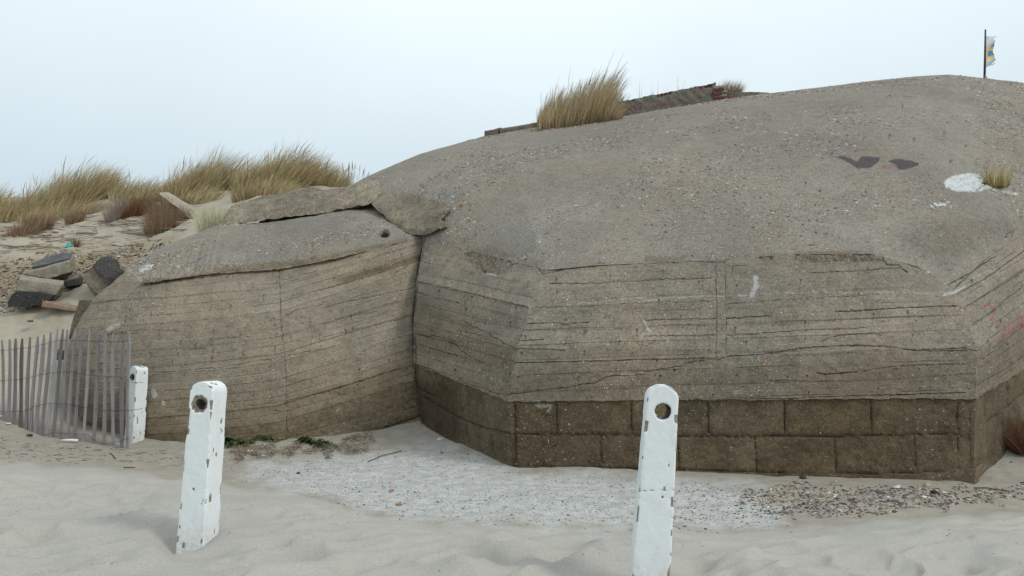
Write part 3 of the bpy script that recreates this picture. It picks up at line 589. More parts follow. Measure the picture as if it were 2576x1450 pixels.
for _ in range(8): Pb[1:-1] = .25 * Pb[:-2] + .5 * Pb[1:-1] + .25 * Pb[2:]
Pf = P[0]
T = np.linspace(0, 1, 80)[:, None, None]; G = Pf[None] * (1 - T) + Pb[None] * T; G[..., 2] += (.10 * np.sin(np.pi * T[..., 0]))
ext = sstep(1.6, 2.4, su)[None, :, None]; T2 = np.linspace(0, 1, 14)[1:, None, None]
G2 = Pb[None] + T2 * np.array([0, 1.8, 0.]) + T2 * np.concatenate([ext * 0, ext * 0, ext * .9 - (1 - ext) * 3.0], -1)
G = np.concatenate([G, G2]); px, py = PX(G); at = marks(px, py, 'slab')
# round drain hole, recessed, with the shade inside it also painted dark
hd = np.hypot(px - 967, (py - 587) * 1.25) / 12.5; at['mk'][:, 0] = np.where(hd.ravel() < 3, np.minimum(at['mk'][:, 0], np.clip((hd.ravel() - .35) * .36, 0, 1)), at['mk'][:, 0])
at['mk2'][:, 1] = sstep(1.1, .85, hd.ravel()); GYL = np.interp(px, [q_[0] for q_ in S1L], [q_[1] for q_ in S1L]); under = sstep(0, 3, GYL - py) * (px > 560) * (px < 934)
G = displaced(G, at, None, .012, False, .03); G[..., 2] -= .30 * under * (np.arange(len(G)) > 4)[:, None]; G[..., 1] += .12 * sstep(1.15, .75, hd); G[..., 2] -= .12 * sstep(1.15, .75, hd)
G[0] = Pf; TOPG = G
mesh_obj('top', G.reshape(-1, 3), gridF(len(G), len(su)), M_ROOF, wing, attrs=at)

# ------------------------------------------------------------------ slabs from outlines
def slab(name, pts, thick, mat, label=None, cat=None, step=10, amp=.02, seed=0, parent=None, group=None, mk='slab', bulge=0.0):
    a = np.array(pts, float); n = len(a)
    # refine the outline and roughen it
    Q = []
    for i in range(n):
        p0, p1 = a[i], a[(i + 1) % n]; k = max(1, int(np.hypot(*(p1 - p0)[:2]) / step))
        for j in range(k): Q.append(p0 + (p1 - p0) * j / k)
    Q = np.array(Q); Q[:, :2] += step * .16 * np.stack([noise(Q[:, 0] / step / 1.5, Q[:, 1] / step / 1.5, 3, seed), noise(Q[:, 0] / step / 1.5, Q[:, 1] / step / 1.5, 8, seed)], -1)
    gx, gy = np.meshgrid(np.arange(a[:, 0].min(), a[:, 0].max(), step), np.arange(a[:, 1].min(), a[:, 1].max(), step * .7)); gx = gx.ravel(); gy = gy.ravel()
    k = polysd(gx, gy, [tuple(q[:2]) for q in Q]) < -step * .35; gx, gy = gx[k], gy[k]
    # depth: inverse-distance from outline
    dd = 1 / ((gx[:, None] - Q[None, :, 0]) ** 2 + (gy[:, None] - Q[None, :, 1]) ** 2 + 1); gY = (dd * Q[None, :, 2]).sum(1) / dd.sum(1)
    vv = [Vector((x, y)) for x, y in Q[:, :2]] + [Vector((x, y)) for x, y in zip(gx, gy)]
    r = delaunay_2d_cdt(vv, [], [list(range(len(Q)))], 1, 1e-4)
    ov = r[0]; of = r[2]; orig = r[3]; Yall = np.concatenate([Q[:, 2], gY])
    yy = np.array([Yall[o[0]] if o else np.mean(Yall) for o in orig]); xy = np.array([v[:] for v in ov])
    P = U(xy[:, 0], xy[:, 1], yy)
    ed = np.clip(segdist(xy[:, 0], xy[:, 1], [tuple(q[:2]) for q in Q] + [tuple(Q[0, :2])]) / (step * 1.2), 0, 1)
    P[:, 1] -= (ed ** .5) * (bulge + amp); P[:, 2] += (ed ** .5) * (bulge + amp) * .5
    P += (amp * fbm(P[:, 0] * 5, P[:, 1] * 5, P[:, 2] * 5, 60 + seed, 4, .6))[:, None] * np.array([.3, -.7, .6])
    N = len(P); th = np.array(thick, float); P2 = P + th
    faces = [list(f) for f in of] + [[i + N for i in reversed(f)] for f in of]
    cnt = {}
    for f in of:
        for i in range(len(f)): e_ = (f[i], f[(i + 1) % len(f)]); cnt[e_] = 1
    for (i, j) in cnt:
        if (j, i) not in cnt: faces.append([j, i, i + N, j + N])
    V = np.concatenate([P, P2]); px, py = PX(V); at = marks(px, py, mk)
    if amp > .03: at['mk2'][:, 3] = .6
    o = mesh_obj(name, V, faces, mat, parent, False, at)
    if label: tag(o, label, cat, group)
    return o
s1 = i4([(100, 628), (250, 608), (430, 592), (600, 572), (720, 558), (830, 544), (1050, 518), (1250, 482), (1590, 418), (1640, 370), (1690, 305), (1640, 235), (1560, 212), (1450, 232), (1200, 290), (800, 350), (400, 408), (185, 440)])
yb = [16.15, 16.15, 16.1, 16.1, 16.05, 16.05, 16, 15.9, 15.75, 16, 16.4, 16.9, 17, 17, 16.9, 16.9, 16.9, 16.8]
slab('broken_slab', [(p[0], p[1], y_) for p, y_ in zip(s1, yb)], (0, .7, .25), M_SLAB, 'long broken concrete slab lying over the tilted block, above a black gap', 'concrete slab', 9, .03, 1)
s2 = i4([(1596, 436), (1640, 470), (1720, 535), (1800, 600), (1880, 660), (1960, 712), (2060, 745), (2140, 735), (2200, 712), (2350, 642), (2300, 575), (2385, 490), (2300, 400), (2100, 320), (1860, 285), (1700, 300), (1650, 372)])
pts = []
for i, (a_, b_) in enumerate(s2):
    q = roof_at(a_, b_); dy = .17 if 0 <= i < 11 else .08
    pts.append((a_, b_, min(q[1] - dy, [15.6, 15.5, 15.1, 14.8, 14.5, 14.25, 14.0, 13.9, 13.8, 13.8, 14, 14.4, 15, 15.4, 16.1, 16.3, 16.0][i])))
slab('broken_slab', pts, (0.05, .35, .02), M_SLAB, 'thick lichen-spotted broken concrete lump where the dome meets the tilted block', 'concrete slab', 9, .035, 2, bulge=.02)
slab('broken_slab', [(608, 513, 17.6), (640, 500, 17.6), (720, 484, 17.6), (786, 470, 17.6), (806, 474, 17.6), (814, 490, 17.5), (735, 505, 17.3), (640, 520, 17.3)], (0, .6, -.1), M_SLAB, 'orange-lichened concrete slab edge showing behind the long broken slab', 'concrete slab', 9, .02, 3)
# pieces on the skyline
hexa('broken_slab', [(1219, 342 - 12, 20.3), (1254, 324, 20.3), (1256, 360, 20.3), (1219, 362, 20.3), (1226, 330, 20.8), (1262, 322, 20.8), (1262, 360, 20.8), (1226, 360, 20.8)], M_RUBD, None, 4, .015, 5).name = 'broken_slab'
tag(bpy.context.scene.objects[-1] if False else COL.objects[-1], 'small dark slab end on the skyline at the foot of the dome slope', 'concrete slab')
hexa('broken_slab', [(1258, 327, 20.3), (1320, 317, 20.3), (1350, 345, 20.3), (1258, 355, 20.3), (1262, 323, 20.8), (1352, 308, 20.8), (1352, 345, 20.8), (1262, 355, 20.8)], M_RUBD, None, 4, .015, 6)
tag(COL.objects[-1], 'low dark slab on the skyline just left of the big grass tuft', 'concrete slab')
hexa('broken_slab', [(1826, 233, 21.2), (1905, 232, 21.2), (1925, 250, 21.2), (1826, 262, 21.2), (1826, 231, 22), (1935, 233, 22), (1935, 255, 22), (1826, 262, 22)], M_RUBD, None, 4, .012, 7)
tag(COL.objects[-1], 'thin grey slab on the skyline right of the brick wall end', 'concrete slab')

up = [(358, 704), (430, 694), (535, 678), (640, 662), (695, 655), (760, 648), (850, 634), (930, 618), (1010, 604), (1030, 600)]; dn = [(1028, 606), (1010, 611), (930, 631), (850, 650), (760, 667), (695, 678), (640, 682), (535, 690), (430, 703), (358, 715)]
yl = lambda x_: float(np.interp(x_, [358, 535, 695, 850, 1066], [13.55, 13.40, 13.40, 13.58, 14.05]))
slab('rough_ledge', [(a_, b_, yl(a_) + .14) for a_, b_ in up] + [(a_, b_, yl(a_) + .03) for a_, b_ in dn], (0, .3, -.02), M_SLAB, step=5, amp=.018, seed=9, parent=wing)
# ------------------------------------------------------------------ brick wall remnant on the dome
bw = empty('brick_wall', U(1690, 262, 20.8), 'low broken wall of rendered red brick with red scrawl, standing on top of the dome', 'wall')
tl, tr, br_, bl_ = U(1556, 256, 20.75), U(1801, 208.5, 20.75), U(1798, 268, 20.75), U(1556, 300, 20.75)
nx, ny = 200, 44; s = np.linspace(0, 1, nx)[None, :, None]; t = np.linspace(0, 1, ny)[:, None, None]
Pw = (tl * (1 - s) + tr * s) * (1 - t) + (bl_ * (1 - s) + br_ * s) * t
px, py = PX(Pw); X, Yq = px.ravel(), py.ravel()
SCR = [i6([(1300, 540), (1340, 490), (1330, 530), (1380, 480), (1375, 520)]), i6([(1395, 510), (1405, 470), (1425, 480), (1420, 510), (1440, 470), (1455, 500)]), i6([(1480, 500), (1500, 455), (1530, 450), (1525, 490)]),
       i6([(1555, 500), (1560, 450), (1590, 440), (1600, 460), (1570, 470)]), i6([(1600, 490), (1640, 450), (1650, 425), (1680, 425)]), i6([(1625, 470), (1660, 465), (1700, 480), (1695, 440)]), i6([(1735, 470), (1765, 450)]), i6([(1795, 425), (1800, 430)]),
       i6([(1880, 400), (1890, 340)]), i6([(1925, 420), (1925, 340), (1950, 330)]), i6([(1930, 380), (1945, 415)])]
rd = np.zeros(X.size)
for q in SCR: rd = np.maximum(rd, sstep(2.6, .8, segdist(X, Yq, q)))
bk = np.zeros(X.size)
for x0, x1, y0, y1 in ((1562, 1576, 378, 402), (1592, 1612, 370, 398), (1622, 1650, 368, 388), (1660, 1686, 358, 382), (1340, 1362, 418, 440), (1920, 1950, 308, 335), (1965, 2000, 300, 325), (2005, 2035, 298, 320), (1700, 1725, 345, 358), (1790, 1815, 330, 342), (1865, 1890, 315, 328)):
    (ax, ay), (bx, by) = i6([(x0, y0), (x1, y1)]); bk = np.maximum(bk, sstep(1.2, -.6, np.maximum(np.abs(X - (ax + bx) / 2) - (bx - ax) / 2, np.abs(Yq - (ay + by) / 2) - (by - ay) / 2) + .8 * noise(X / 3, Yq / 3, 1)))
xw, yw, zw = Pw[..., 0], Pw[..., 1], Pw[..., 2]
Pw[..., 1] += .02 * fbm(xw * 6, zw * 6, 0, 71, 3) + .03 * bk.reshape(px.shape); Pw[0, :, 2] += .015 * noise(np.arange(nx) / 4., 0, 0, 5)
n = NT('rendered_brick'); p = n.geo(); c = n.scale((.145, .14, .115), n.math('MULTIPLY_ADD', n.noise(p, 4, 4), .9, .55)); c = n.scale(c, n.math('MULTIPLY_ADD', n.noise(p, 30, 3), .6, .7))
a_, b_, _, _ = n.attr('bk'); c = n.mix(n.math('MULTIPLY', b_, .6), c, (.22, .04, .045)); c = n.mix(n.math('MULTIPLY', a_, .95), c, n.scale((.13, .03, .026), n.math('MULTIPLY_ADD', n.noise(p, 12, 2), .8, .6)))
M_REND = n.done(c, n.bump(n.noise(p, 20, 4), .6, .02))
# closed box: front grid + back grid + rim
Pb2 = Pw.copy(); Pb2[..., 1] = 21.05; V = np.concatenate([Pw.reshape(-1, 3), Pb2.reshape(-1, 3)]); N = nx * ny
Fq = [gridF(ny, nx), gridF(ny, nx, N)[:, ::-1]]
rim = [(0, np.arange(nx)), (0, np.arange(ny) * nx + nx - 1), (0, np.arange(ny) * nx)]
for _, ids in rim: Fq.append(np.stack([ids[:-1], ids[1:], ids[1:] + N, ids[:-1] + N], -1))
mesh_obj('rendered_face', V, np.concatenate(Fq), M_REND, bw, attrs={'bk': np.concatenate([np.stack([bk, rd, bk * 0], -1)] * 2)})
M_BRICK = simple('red_brick', (.13, .038, .03), .35, 14); M_MORT = simple('pale_mortar', (.24, .24, .22), .2, 20)
yy0 = [(2062, 2135, 330, 358), (2058, 2118, 366, 392), (2062, 2150, 402, 425)]
for k, (x0, x1, y0, y1) in enumerate(yy0):
    (ax, ay), (bx, by) = i6([(x0 - 12, y0 + 2), (x1, y1 - 1)]); 
    hexa('brick', [(ax, ay, 20.7), (bx, ay - 2.5, 20.7), (bx, by - 2.5, 20.7), (ax, by, 20.7), (ax, ay, 20.95), (bx, ay - 2.5, 20.95), (bx, by - 2.5, 20.95), (ax, by, 20.95)], M_BRICK, bw, 3, .006, k)
for k, (x0, x1, y0, y1) in enumerate([(2055, 2140, 312, 330), (2058, 2165, 352, 370), (2055, 2160, 390, 404), (2058, 2165, 423, 445)]):
    (ax, ay), (bx, by) = i6([(x0 - 10, y0), (x1, y1)])
    hexa('mortar_course', [(ax, ay, 20.73), (bx, ay - 2.5, 20.73), (bx, by - 2.5, 20.73), (ax, by, 20.73), (ax, ay, 20.98), (bx, ay - 2.5, 20.98), (bx, by - 2.5, 20.98), (ax, by, 20.98)], M_MORT, bw, 3, .006, k + 5)
hexa('foot', [(1796, 250, 20.74), (1829, 244, 20.74), (1829, 262, 20.74), (1796, 268, 20.74), (1796, 250, 21), (1829, 244, 21), (1829, 262, 21), (1796, 268, 21)], M_RUBD, bw, 3, .006, 3)

# ------------------------------------------------------------------ flag
fp = empty('flagpole', U(2479, 205, 21), 'dark pole with a torn white, yellow and blue flag behind the top of the dome', 'flag')
def tube(name, pts, r, mat, parent=None, sides=10, smooth=True):
    pts = np.array(pts, float); n = len(pts); r = np.broadcast_to(r, n); V = []
    for i in range(n):
        d = pts[min(i + 1, n - 1)] - pts[max(i - 1, 0)]; d /= np.linalg.norm(d) + 1e-9
        a = np.cross(d, [0, 0, 1.0] if abs(d[2]) < .9 else [1., 0, 0]); a /= np.linalg.norm(a); b = np.cross(d, a)
        for k in range(sides): th = 2 * math.pi * k / sides; V.append(pts[i] + r[i] * (a * math.cos(th) + b * math.sin(th)))
    Fc = [[i * sides + k, i * sides + (k + 1) % sides, (i + 1) * sides + (k + 1) % sides, (i + 1) * sides + k] for i in range(n - 1) for k in range(sides)]
    Fc += [list(range(sides))[::-1], [(n - 1) * sides + k for k in range(sides)]]
    return mesh_obj(name, V, Fc, mat, parent, smooth)
M_POLE = simple('purple_brown_pole', (.075, .045, .075), .2, 5)
q0 = U(2476.5, 215, 21); q1 = U(2479, 75, 21); tube('pole', [q0, (q0 + q1) / 2, q1], [.036, .028, .022], M_POLE, fp)
FLG = fl([(536, 285), (620, 290), (700, 298), (770, 292), (845, 300), (790, 300), (740, 312), (730, 350), (712, 400), (755, 380), (765, 385), (745, 470), (735, 560), (705, 640), (700, 670), (722, 690), (690, 695), (735, 730), (745, 800), (752, 840), (778, 860), (765, 895), (650, 1005), (690, 1000), (765, 955), (760, 975), (690, 1020), (640, 1022), (536, 1075), (534, 880), (536, 640)])
YEL = fl([(540, 640), (600, 630), (640, 560), (700, 535), (712, 640), (590, 665), (570, 800), (730, 750), (745, 830), (540, 875)]); BLU = fl([(570, 800), (580, 690), (610, 660), (712, 645), (735, 750), (600, 805)]); BLU2 = fl([(650, 545), (740, 470), (735, 520), (720, 545)])
gx, gy = np.meshgrid(np.arange(2480, 2513, .45), np.arange(90, 171, .45)); vid = {}; V = []; Fc = []; mi = []
cells = inpoly(gx[:-1, :-1] + .22, gy[:-1, :-1] + .22, FLG)
def vget(i, j):
    if (i, j) not in vid:
        x_, y_ = gx[i, j], gy[i, j]; f = (x_ - 2480) / 25; vid[(i, j)] = len(V)
        V.append(U(x_, y_, 21.0 + .22 * f * math.sin(y_ / 7 + f * 3) + .25 * f))
    return vid[(i, j)]
for i, j in zip(*np.nonzero(cells)):
    Fc.append([vget(i, j), vget(i + 1, j), vget(i + 1, j + 1), vget(i, j + 1)]); c_ = (np.array([gx[i, j] + .2]), np.array([gy[i, j] + .2]))
    mi.append(2 if (inpoly(*c_, BLU)[0] or inpoly(*c_, BLU2)[0]) else 1 if inpoly(*c_, YEL)[0] else 0)
M_FW, M_FY, M_FB = simple('flag_white', (.55, .56, .60), .1, 3), simple('flag_yellow', (.62, .50, .06), .1, 3), simple('flag_blue', (.06, .20, .48), .1, 3)
fo = mesh_obj('flag', V, Fc, None, fp, True, mats=[M_FW, M_FY, M_FB], midx=mi)
sm_ = fo.modifiers.new('thick', 'SOLIDIFY'); sm_.thickness = .006
hexa('bracket', [(2478, 187, 20.95), (2480, 187, 20.95), (2489, 208, 20.95), (2477, 208, 20.95), (2478, 187, 21.05), (2480, 187, 21.05), (2489, 208, 21.05), (2477, 208, 21.05)], simple('pale_bracket', (.4, .36, .38)), fp, 2, .004, 1)

# ------------------------------------------------------------------ ground
CP = [(0, 1440, 5, None)]
G3 = []
for (x_, y_, Y_) in [(475, 1387, 5.6), (1300, 1178, 9.8), (1700, 1190, 9.45), (2100, 1200, 9.1), (2445, 1215, 8.7), (1058, 1058, 13.2), (1180, 1115, 11.5), (930, 1090, 12.85), (700, 1112, 12.5), (370, 1116, 12.6), (300, 1078, 13.3), (215, 1060, 14.1),
                  (165, 930, 14.5), (60, 1000, 14.1), (100, 850, 16.5), (5, 855, 16.3), (100, 940, 15), (110, 1050, 13.6), (10, 1058, 13.0), (230, 1108, 12.6), (0, 1165, 10.3), (-150, 1100, 11.8), (0, 785, 17.6), (100, 785, 17.4), (185, 755, 17.5), (30, 720, 18.5), (150, 705, 18.6),
                  (250, 640, 19.5), (60, 650, 19.5), (350, 622, 19.6), (0, 590, 22), (200, 590, 22), (400, 590, 21), (480, 560, 20.5), (540, 545, 20), (0, 530, 26), (200, 515, 26), (330, 515, 25), (420, 510, 24.5), (550, 480, 25), (250, 485, 28), (0, 500, 28), (-200, 500, 28), (700, 478, 26), (860, 470, 27),
                  (-200, 850, 16), (-200, 700, 19), (-300, 560, 24), (2545, 1100, 9.95), (2640, 1010, 11.45), (2600, 1160, 9.6), (2700, 985, 12.6), (2900, 960, 13), (1000, 1200, 9.6), (600, 1200, 9.5)]:
    G3.append(U(x_, y_, Y_))
for w_ in [(0, 3, 0), (-4, 3, 0), (4, 3, 0), (0, -6, 0), (-8, -6, 0), (8, -6, 0), (-8, 5, .05), (8, 5, 0.02), (0, 6, 0), (3, 6.5, 0), (-4, 8, 0.0), (2, 7.8, -.03), (4.5, 7.4, -.02), (-2, 8.5, -.02), (8, 8, .05), (13, 9, .4), (-12, 8, .3), (-14, 12, 1.0), (0, 16, .6), (4, 16, .5), (9, 20, 2.5), (-3.5, 18, 3.0), (0, 22, 3.8), (5, 27, 4.5), (14, 26, 4.5), (-6, 34, 6.0), (-18, 34, 6.0),
           (-18, 24, 5.5), (-1.5, 15, .9), (16, 16, 2.5)]:
    G3.append(np.array(w_, float))
G3 = np.array(G3); c = G3[:, :2]; n_ = len(c)
def tk(r2): return r2 * np.log(r2 + 1e-9) * .5
Kk = tk(((c[:, None] - c[None]) ** 2).sum(-1)) + np.eye(n_) * .3; Pm = np.concatenate([np.ones((n_, 1)), c], 1)
sol = np.linalg.solve(np.block([[Kk, Pm], [Pm.T, np.zeros((3, 3))]]), np.concatenate([G3[:, 2], np.zeros(3)]))
def base_h(x, y):
    x = np.asarray(x, float); y = np.asarray(y, float); xf, yf = np.clip(x.ravel(), -22, 18), np.clip(y.ravel(), -7, 36); out = np.zeros(xf.size)
    for i in range(0, xf.size, 20000):
        X_, Y_ = xf[i:i + 20000], yf[i:i + 20000]; r2 = (X_[:, None] - c[None, :, 0]) ** 2 + (Y_[:, None] - c[None, :, 1]) ** 2
        out[i:i + 20000] = tk(r2) @ sol[:n_] + sol[n_] + sol[n_ + 1] * X_ + sol[n_ + 2] * Y_
    out = out.reshape(x.shape)
    far = sstep(0, 30, np.maximum(np.maximum(np.abs(x + 2) - 20, y - 36), -7 - y)); return out * (1 - far) + far * np.where(y > 30, 3.0, 0.0)
LEDGE = [(-900, 1120), (0, 1160), (120, 1166), (330, 1184), (455, 1200), (570, 1214), (750, 1240), (900, 1285), (1100, 1318), (1500, 1328), (1800, 1336), (1960, 1330), (2200, 1306), (2350, 1298), (2576, 1285), (3400, 1240)]
SHELL = [(585, 1190), (640, 1172), (800, 1150), (940, 1130), (1010, 1118), (1080, 1120), (1180, 1150), (1290, 1182), (1500, 1192), (1750, 1205), (1900, 1225), (1960, 1270), (1990, 1325), (1800, 1342), (1500, 1330), (1200, 1322), (900, 1285), (700, 1222), (600, 1205)]
DIM = []
for _ in range(230):
    y_ = random.uniform(2.2, 9.2); x_ = random.uniform(-1, 1) * (y_ * .85 + 1); DIM.append((x_, y_, random.uniform(.09, .24), random.uniform(.2, 1.0), random.uniform(.3, 1.3)))
for _ in range(420):
    y_ = random.uniform(2.4, 9.5); x_ = random.uniform(-1, 1) * (y_ * .85 + 1); DIM.append((x_, y_, random.uniform(.035, .09), random.uniform(.3, 1.0), 1))
DIMS = [(475, 1390, 5.5, .22, .8), (1600, 1480, 4.45, .2, .9)]
POSTS = [(np.array(U(490, 1372, 5.68)), .2), (np.array(U(1640, 1495, 4.62)), .2)]
def ground_h(x, y, detail=True):
    x = np.asarray(x, float); y = np.asarray(y, float); h = base_h(x, y)
    if not detail: return h
    P = np.stack([x, y, h], -1); px, py = PX(P); front = y > 1.0
    lx = [q[0] for q in LEDGE]; ly = [q[1] for q in LEDGE]
    fore = np.where(front, py - np.interp(px, lx, ly) + 7 * noise(px / 60., py / 30., 0, 6), 400)      # >0: blown foreground sand
    fore = np.where(h > .6, -200, fore); fm = sstep(-4, 34, fore); amp_ = sstep(0, 90, fore)
    wx = x + .35 * noise(x * .9, y * .9, 0, 51); wy = y + .35 * noise(x * .9, y * .9, 0, 52)
    r1 = 1 - np.abs(noise(wx * .9 + wy * .55, wy * 1.9 - wx * .9, 0, 53)); r2 = 1 - np.abs(noise(wx * 1.7 + wy * 1.1, wy * 4.0 - wx * 1.9, 0, 55))
    d = amp_ * (.065 * r1 ** 2 + .05 * r2 ** 3 + .03 * fbm(x * 1.5, y * 1.8, 0, 57, 3)) + .030 * fm
    for (cx_, cy_, r, dep, el) in DIM:
        k = (np.abs(x - cx_) < 3.2 * r) & (np.abs(y - cy_) < 3.2 * r)
        if k.any():
            ux = (x[k] - cx_) * .85 + (y[k] - cy_) * .5; uy = -(x[k] - cx_) * .5 + (y[k] - cy_) * .85
            q = (ux / (r * 1.35)) ** 2 + (uy / r) ** 2
            skew = 1 + .9 * np.tanh(uy / r * 2.2)
            d[k] += amp_[k] * dep * r * .50 * (-np.exp(-q * 1.6) * skew + .35 * np.exp(-(np.sqrt(q) - 1.2) ** 2 * 5))
    for (pp, r) in POSTS: d = d * (1 - .92 * np.exp(-(np.hypot(x - pp[0], y - pp[1]) / .42) ** 2))
    for (pp, r) in POSTS:
        q = np.hypot(x - pp[0], y - pp[1] + .05); d -= .07 * np.exp(-((x - pp[0] + .14) / .2) ** 2 - ((y - pp[1] + .05) / .17) ** 2); d += .06 * np.exp(-((x - pp[0] - .16) / .16) ** 2 - ((y - pp[1] - .10) / .2) ** 2)
    d += (1 - amp_) * (.010 * fbm(x * 4, y * 4, 0, 61, 3) + .02 * fbm(x * .8, y * .8, 0, 63, 2)) * np.clip((40 - y) / 10, 0, 1)
    # rough trampled litter by the tilted block, wind-cut dune face
    dune = sstep(.8, 2.0, h); d += dune * (.10 * fbm(x * .9, y * .9, 0, 65, 4) + .03 * noise(x * 3, y * 6, 0, 66))
    return h + d
def fore_of(P):
    px, py = PX(P); h = P[..., 2]; lx = [q[0] for q in LEDGE]; ly = [q[1] for q in LEDGE]
    return np.where(P[..., 1] > 1, py - np.interp(px, lx, ly) + 7 * noise(px / 60., py / 30., 0, 6), 400), px, py
yr = [-2500, -1200, -500, -200, -90, -50, -30, -18, -10, -6, -3, -1, .3, 1.0, 1.5]; yv = 1.9
while yv < 44: yr.append(yv); yv *= 1.0052
yr += [48, 56, 70, 100, 160, 300, 700, 1500, 3500]; yr = np.array(yr)
uf = np.linspace(-.98, .98, 560); un = np.array([30, 14, 7, 4, 2.6, 1.9, 1.5, 1.25, 1.1]); uc = np.concatenate([-un, uf, un[::-1]])
Wd = np.sqrt((yr + 1.5) ** 2 + 9) * .86
gx = uc[None, :] * Wd[:, None]; gy = np.repeat(yr[:, None], len(uc), 1); gz = ground_h(gx, gy)
G = np.stack([gx, gy, gz], -1); fo_, px, py = fore_of(G); hb = base_h(gx, gy)
sh = sstep(22, -34, polysd(px.ravel(), py.ravel(), SHELL) + 18 * fbm(px.ravel() / 60, py.ravel() / 22, 0, 8, 4)) * (gy.ravel() > 5) * (hb.ravel() < .5)
foreM = np.where(hb > .55, 0, sstep(-3, 12, fo_)).ravel(); dune = sstep(.55, 1.0, hb).ravel()
damp = (1 - foreM) * (1 - dune) * (1 - sh) * (gy.ravel() > 3)
grav = dune * sstep(25, -25, polysd(px.ravel(), py.ravel(), [(-50, 650), (80, 655), (180, 632), (380, 612), (430, 600), (300, 690), (310, 760), (200, 690), (160, 740), (60, 790), (-50, 760)]) + 14 * noise(px.ravel() / 30, py.ravel() / 15, 0, 12))
n = NT('sand'); p = n.geo(); s_, d_, g_, u_ = n.attr('gm')
sand = n.mix(n.mr(n.noise(p, .5, 3), .35, .65), (.405, .382, .335), (.375, .358, .322))
low = n.noise(p, 5, 4, .6); fine = n.noise(p, 60, 3, .7); vf = n.noise(p, 260, 2, .7)
dampc = n.scale((.315, .285, .235), n.math('MULTIPLY_ADD', low, .7, .65)); dunec = n.scale((.375, .335, .262), n.math('MULTIPLY_ADD', low, .5, .75))
shc = n.scale((.44, .44, .42), n.mr(n.noise(p, 7, 5, .7), .3, .7, .72, 1.25, False)); shc = n.scale(shc, n.mr(n.noise(p, 90, 2, .6), .3, .7, .7, 1.3, False))
col = n.mix(d_, sand, dampc); col = n.mix(u_, col, dunec); col = n.mix(s_, col, shc); col = n.mix(g_, col, n.scale((.27, .215, .14), n.math('MULTIPLY_ADD', n.noise(p, 14, 4), 1.2, .4)))
col = n.scale(col, n.mr(fine, .3, .7, .90, 1.10, False)); col = n.scale(col, n.mr(vf, .3, .7, .86, 1.14, False))
for sc, th, c_, src, am in ((70, .93, (.16, .13, .10), n.math('SUBTRACT', 1.0, d_), .5), (55, .80, (.10, .09, .075), s_, .8), (38, .90, (.05, .05, .055), s_, .85), (70, .8, (.75, .73, .68), s_, .8), (45, .86, (.10, .08, .06), d_, .7), (80, .8, (.16, .13, .10), d_, .6), (60, .90, (.16, .12, .08), u_, .6)):
    dd_, r1, r2 = n.vor(p, sc); m = n.math('MULTIPLY', n.math('GREATER_THAN', r1, th), n.mr(dd_, .22, .4, 1, 0)); m = n.math('MULTIPLY', m, n.mr(n.noise(p, 3.1, 3), .38, .6))
    col = n.mix(n.math('MULTIPLY', n.math('MULTIPLY', m, src), am), col, c_)
h_ = n.math('MULTIPLY_ADD', fine, .5, n.math('MULTIPLY', vf, .3)); h_ = n.math('MULTIPLY_ADD', low, .6, h_)
M_SAND = n.done(col, n.bump(h_, .35, .006), .95)
tag(mesh_obj('ground', G.reshape(-1, 3), gridF(len(yr), len(uc)), M_SAND, None, True, {'gm': np.stack([sh, damp, grav, dune], 1)}), 'pale wind-blown beach sand with a shelly hollow and a dune behind', None, None, 'structure')
def gat(px, py, Y=None):
    """ground point seen at (px,py): march along the view ray"""
    Ys = np.linspace(2.5, 34, 900); R = U(np.full(900, px), np.full(900, py), Ys); hh = base_h(R[:, 0], R[:, 1]); k = np.nonzero(R[:, 2] < hh)[0]
    i = k[0] if len(k) else 899
    q = R[i].copy(); q[2] = float(ground_h(np.array([[q[0]]]), np.array([[q[1]]]))[0, 0]); return q

# ------------------------------------------------------------------ posts
def outline(w0, w1, h, r):
    """front outline (x,z), flat foot, slight taper, round head"""
    pts = [(-w0 / 2, -.5), (w0 / 2, -.5)]
    for k in range(25):
        th = math.pi * k / 24; pts.append((w1 / 2 * math.cos(th), h - w1 / 2 + w1 / 2 * math.sin(th) * .95))
    return pts
n = NT('white_paint_over_concrete'); p = n.obj(); ch = n.attr('chip', 'fac'); g1 = n.noise(p, 40, 4, .7); g2 = n.noise(p, 9, 4)
wcol = n.scale((.76, .80, .80), n.math('MULTIPLY_ADD', g2, .14, .92)); wcol = n.scale(wcol, n.math('MULTIPLY_ADD', g1, .12, .94))
wear = n.mr(n.noise(n.vmul(p, (1, 1, .45)), 30, 4, .75), .71, .76); wear = n.math('MULTIPLY', wear, n.mr(n.noise(p, 4.5, 2), .5, .62))
cm = n.mr(n.math('ADD', ch, n.math('MULTIPLY_ADD', g1, .7, -.35)), .45, .6); cm = n.math('MAXIMUM', cm, n.math('MULTIPLY', wear, .7))
col = n.mix(cm, wcol, n.scale((.20, .17, .145), n.math('MULTIPLY_ADD', g1, 1.2, .4)))
grime = n.mr(n.noise(n.vmul(p, (1, 1, .35)), 7, 5, .75), .5, .75, 0, .38); wcol = n.mix(grime, wcol, (.48, .47, .43))
zz = n.t.nodes.new('ShaderNodeSeparateXYZ'); n.set(zz.inputs[0], p); wcol = n.mix(n.math('MULTIPLY', n.mr(zz.outputs[2], .0, .35, .5, 0), n.mr(g1, .35, .6)), wcol, (.42, .37, .29))
col = n.mix(cm, wcol, n.scale((.27, .235, .195), n.mr(g1, .3, .7, .4, 1.4, False)))
hgt = n.math('MULTIPLY_ADD', cm, -1.6, n.math('MULTIPLY_ADD', g2, .5, n.math('MULTIPLY', g1, .5)))
M_POST = n.done(col, n.bump(hgt, .6, .006), .6)
